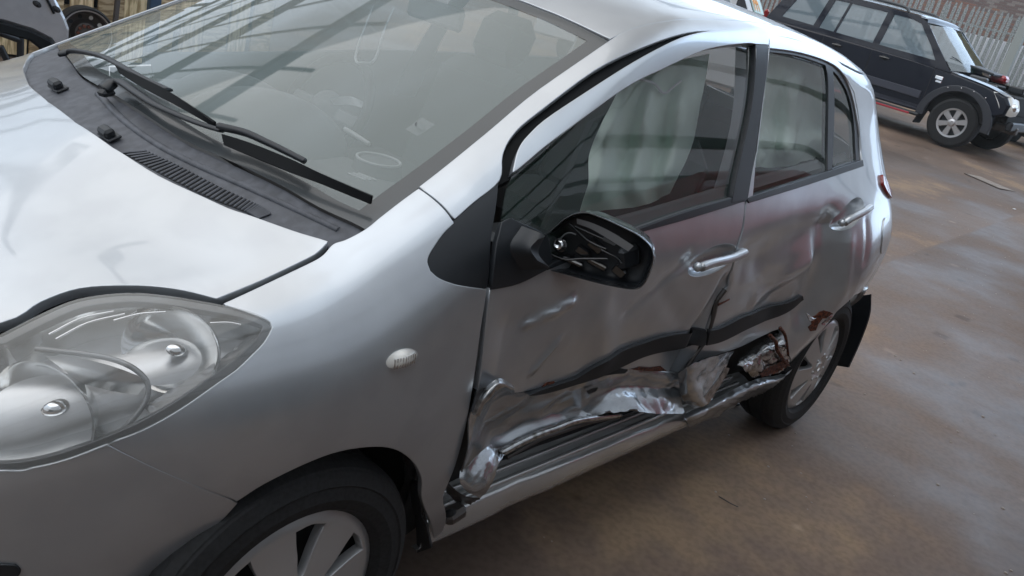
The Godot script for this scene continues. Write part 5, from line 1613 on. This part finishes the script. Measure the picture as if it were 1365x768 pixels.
func inside(c: Node3D) -> void:
	# fascia
	var rows := [p3([0.16, 0.90, -0.62, 0.10, 0.91, 0.0, 0.16, 0.90, 0.62]), p3([0.40, 0.915, -0.64, 0.34, 0.93, 0.0, 0.40, 0.915, 0.64]), p3([0.62, 0.90, -0.65, 0.55, 0.92, 0.0, 0.62, 0.90, 0.65]), p3([0.68, 0.78, -0.65, 0.60, 0.80, 0.0, 0.68, 0.78, 0.65]), p3([0.62, 0.55, -0.64, 0.58, 0.52, 0.0, 0.62, 0.55, 0.64])]
	var d := part("dashboard", loft(rows, 30, 24), M.dash_grey, c)
	part("instrument_hood", ball(Vector3(0.22, 0.13, 0.21), 28), M.dash_grey, d, at(Vector3(0.40, 0.91, -0.06)))
	part("instrument_hood", ball(Vector3(0.16, 0.10, 0.20), 24), M.dash_grey, d, at(Vector3(0.52, 0.90, -0.40)))
	var spk := TorusMesh.new()
	spk.inner_radius = 0.050
	spk.outer_radius = 0.057
	part("speaker_ring", spk, M.ring_pale, d, at(p3([.54,.958,.225])[0]))
	part("speaker_pod", lathe(pv([0.056, -0.002, 0.062, -0.03, 0.07, -0.08]), 28), M.dash_grey, d, at(p3([.54,.958,.225])[0], Basis(Vector3.RIGHT, -PI / 2)))
	part("speaker_mesh", lathe(pv([0.0, 0.0, 0.056, 0.0]), 28), M.dash_grey, d, at(p3([.54,.958,.225])[0] - Vector3(0, 0.003, 0), Basis(Vector3.RIGHT, -PI / 2)))
	for k in 3:
		var v := p3([.382,.955,.334,.4,.955,.365])
		part("vent_slot", box(Vector3(0.006, 0.004, 0.05), 0.001), M.dash_pale, d, at(v[0].lerp(v[1], 0.5) + Vector3(-0.014 + k * 0.014, 0.006, 0), Basis(Vector3.UP, 0.3)))
	part("trim_strip", tube(p3([.651,.95,-.058,.643,.95,.003,.631,.95,.074]), 0.007, 0.006, 6), M.ring_pale, d)
	part("trim_strip", loft([p3([.772,.97,-.3,.882,.97,-.352,.891,.97,-.288]), p3([.797,.95,-.31,.871,.95,-.321,.902,.95,-.277])], 8, 4), M.dash_pale, d)
	var st := part("steering_wheel", lathe(steer(), 36, false), M.rubber, c, Transform3D(Basis(Vector3.UP, PI / 2) * Basis(Vector3.RIGHT, 0.45), Vector3(0.82, 0.92, -0.38)))
	part("wheel_boss", ball(Vector3(0.07, 0.06, 0.03)), M.dash_grey, st)
	part("spoke", box(Vector3(0.33, 0.04, 0.015), 0.006), M.dash_grey, st)
	for s in [-1.0, 1.0]:
		var seat := part("front_seat", box(Vector3(0.16, 0.62, 0.46), 0.07), M.seat_cloth, c, at(Vector3(1.42, 0.82, 0.36 * s), Basis(Vector3.BACK, -0.28)))
		part("cushion", box(Vector3(0.5, 0.16, 0.48), 0.06), M.seat_cloth, seat, at(Vector3(-0.33, -0.26, 0), Basis(Vector3.BACK, 0.3)))
		part("headrest", box(Vector3(0.11, 0.19, 0.26), 0.05), M.seat_cloth, seat, at(Vector3(0.0, 0.40, 0)))
	part("rear_seat", box(Vector3(0.18, 0.6, 1.15), 0.07), M.seat_cloth, c, at(Vector3(2.28, 0.85, 0), Basis(Vector3.BACK, -0.3)))
	part("rear_cushion", box(Vector3(0.5, 0.16, 1.2), 0.06), M.seat_cloth, c, at(Vector3(1.95, 0.55, 0)))
	part("headlining", loft([p3([0.9, 1.36, -0.5, 1.5, 1.45, -0.5, 2.5, 1.38, -0.46]), p3([0.88, 1.40, 0, 1.5, 1.475, 0, 2.5, 1.41, 0]), p3([0.9, 1.36, 0.5, 1.5, 1.45, 0.5, 2.5, 1.38, 0.46])], 16, 10), M.dash_pale, c)
	for s in [-1.0, 1.0]:
		part("centre_pillar", loft([p3([1.36, 0.9, 0.70 * s, 1.44, 1.2, 0.64 * s, 1.52, 1.42, 0.53 * s]), p3([1.48, 0.9, 0.70 * s, 1.53, 1.2, 0.64 * s, 1.60, 1.42, 0.53 * s])], 8, 4), M.dash_pale, c)
	for s in [-1.0, 1.0]:
		part("door_trim", loft([p3([0.42, 0.935, 0.795 * s, 0.9, 0.99, 0.785 * s, 1.4, 1.045, 0.765 * s, 2.3, 1.115, 0.70 * s]), p3([0.44, 0.93, 0.74 * s, 0.9, 0.97, 0.735 * s, 1.4, 1.02, 0.72 * s, 2.3, 1.09, 0.66 * s]), p3([0.46, 0.5, 0.68 * s, 0.9, 0.5, 0.68 * s, 1.4, 0.5, 0.68 * s, 2.3, 0.62, 0.64 * s])], 24, 10), M.seat_cloth, c)
	part("interior_mirror", box(Vector3(0.02, 0.06, 0.22), 0.012), M.dash_grey, c, at(Vector3(0.82, 1.30, 0.02)))
	# the burst curtain bags
	var b := part("curtain_airbag", loft([p3([1.033,1.265,.52,1.087,1.288,.52,1.17,1.314,.52,1.275,1.339,.52,1.411,1.368,.52]), p3([.908,1.161,.575,.93,1.177,.6,1.065,1.179,.555,1.065,1.203,.595,1.212,1.206,.55,1.224,1.236,.59,1.354,1.258,.57]), p3([.918,1.085,.56,.93,1.097,.6,1.093,1.083,.545,1.116,1.109,.58,1.268,1.106,.54,1.272,1.129,.585,1.421,1.136,.55]), p3([.889,1.022,.6,.908,1.032,.625,1.051,1.015,.58,1.078,1.031,.61,1.214,1.024,.575,1.234,1.045,.61,1.339,1.045,.59]), p3([.91,.942,.585,1.032,.94,.585,1.174,.944,.585,1.264,.956,.585,1.325,.976,.585])], 48, 48, 0.008, 41, 3.0, 0.002), M.airbag_cloth, c)
	part("bag_strap", tube(p3([1.027,1.284,.57,1.098,1.276,.57,1.157,1.255,.57,1.2,1.278,.57,1.223,1.292,.57]), 0.004, 0.003, 6), M.white_sheet, b)
	part("curtain_airbag", loft([p3([1.74,1.411,.52,1.898,1.421,.52,2.083,1.417,.52,2.266,1.407,.52]), p3([1.729,1.294,.56,1.897,1.291,.53,1.947,1.303,.565,2.167,1.298,.53,2.272,1.299,.56]), p3([1.791,1.197,.55,1.984,1.187,.52,2.016,1.195,.57,2.263,1.207,.53,2.389,1.203,.55]), p3([1.726,1.126,.6,1.938,1.128,.56,1.955,1.123,.61,2.182,1.151,.57,2.325,1.154,.59]), p3([1.827,1.048,.57,2.017,1.041,.57,2.221,1.061,.57,2.416,1.078,.57])], 48, 48, 0.012, 43, 4.0, 0.002), M.airbag_cloth, c)
	var tp := part("windscreen_ticket", loft([p3([.35,1.116,.501,.356,1.112,.533]), p3([.395,1.14,.493,.401,1.136,.53])], 3, 3), M.dash_grey, c)
	part("round_mark", lathe(pv([0.0, 0.001, 0.012, 0.001]), 16), M.dash_grey, tp, at(p3([.374,1.125,.517])[0] + Vector3(0, 0.003, 0), Basis(Vector3.UP, -0.4) * Basis(Vector3.RIGHT, -1.1)))
	part("hanging_wire", tube(p3([2.016,1.1,-1.697,1.186,1.1,-.718,.826,1.1,-.283,.81,1.1,-.226,.928,1.1,-.316,1.473,1.1,-.942,2.227,1.1,-1.788]), 0.004, 0.004, 6), M.dash_pale, c)

func steer() -> PackedVector2Array:
	var o := PackedVector2Array()
	for k in 13:
		var a := TAU * k / 12.0
		o.append(Vector2(0.178 + cos(a) * 0.016, sin(a) * 0.016))
	return o

func tg_half() -> PackedVector2Array:
	return pv([2.6756,1.5434,2.6512,1.0023,2.7689,.7854,2.8859,1.5292])

func wall_disc() -> Array:
	var a := []
	for k in 17:
		a.append_array([0.372 * cos(PI * k / 16.0), 0.372 * sin(PI * k / 16.0)])
	return a
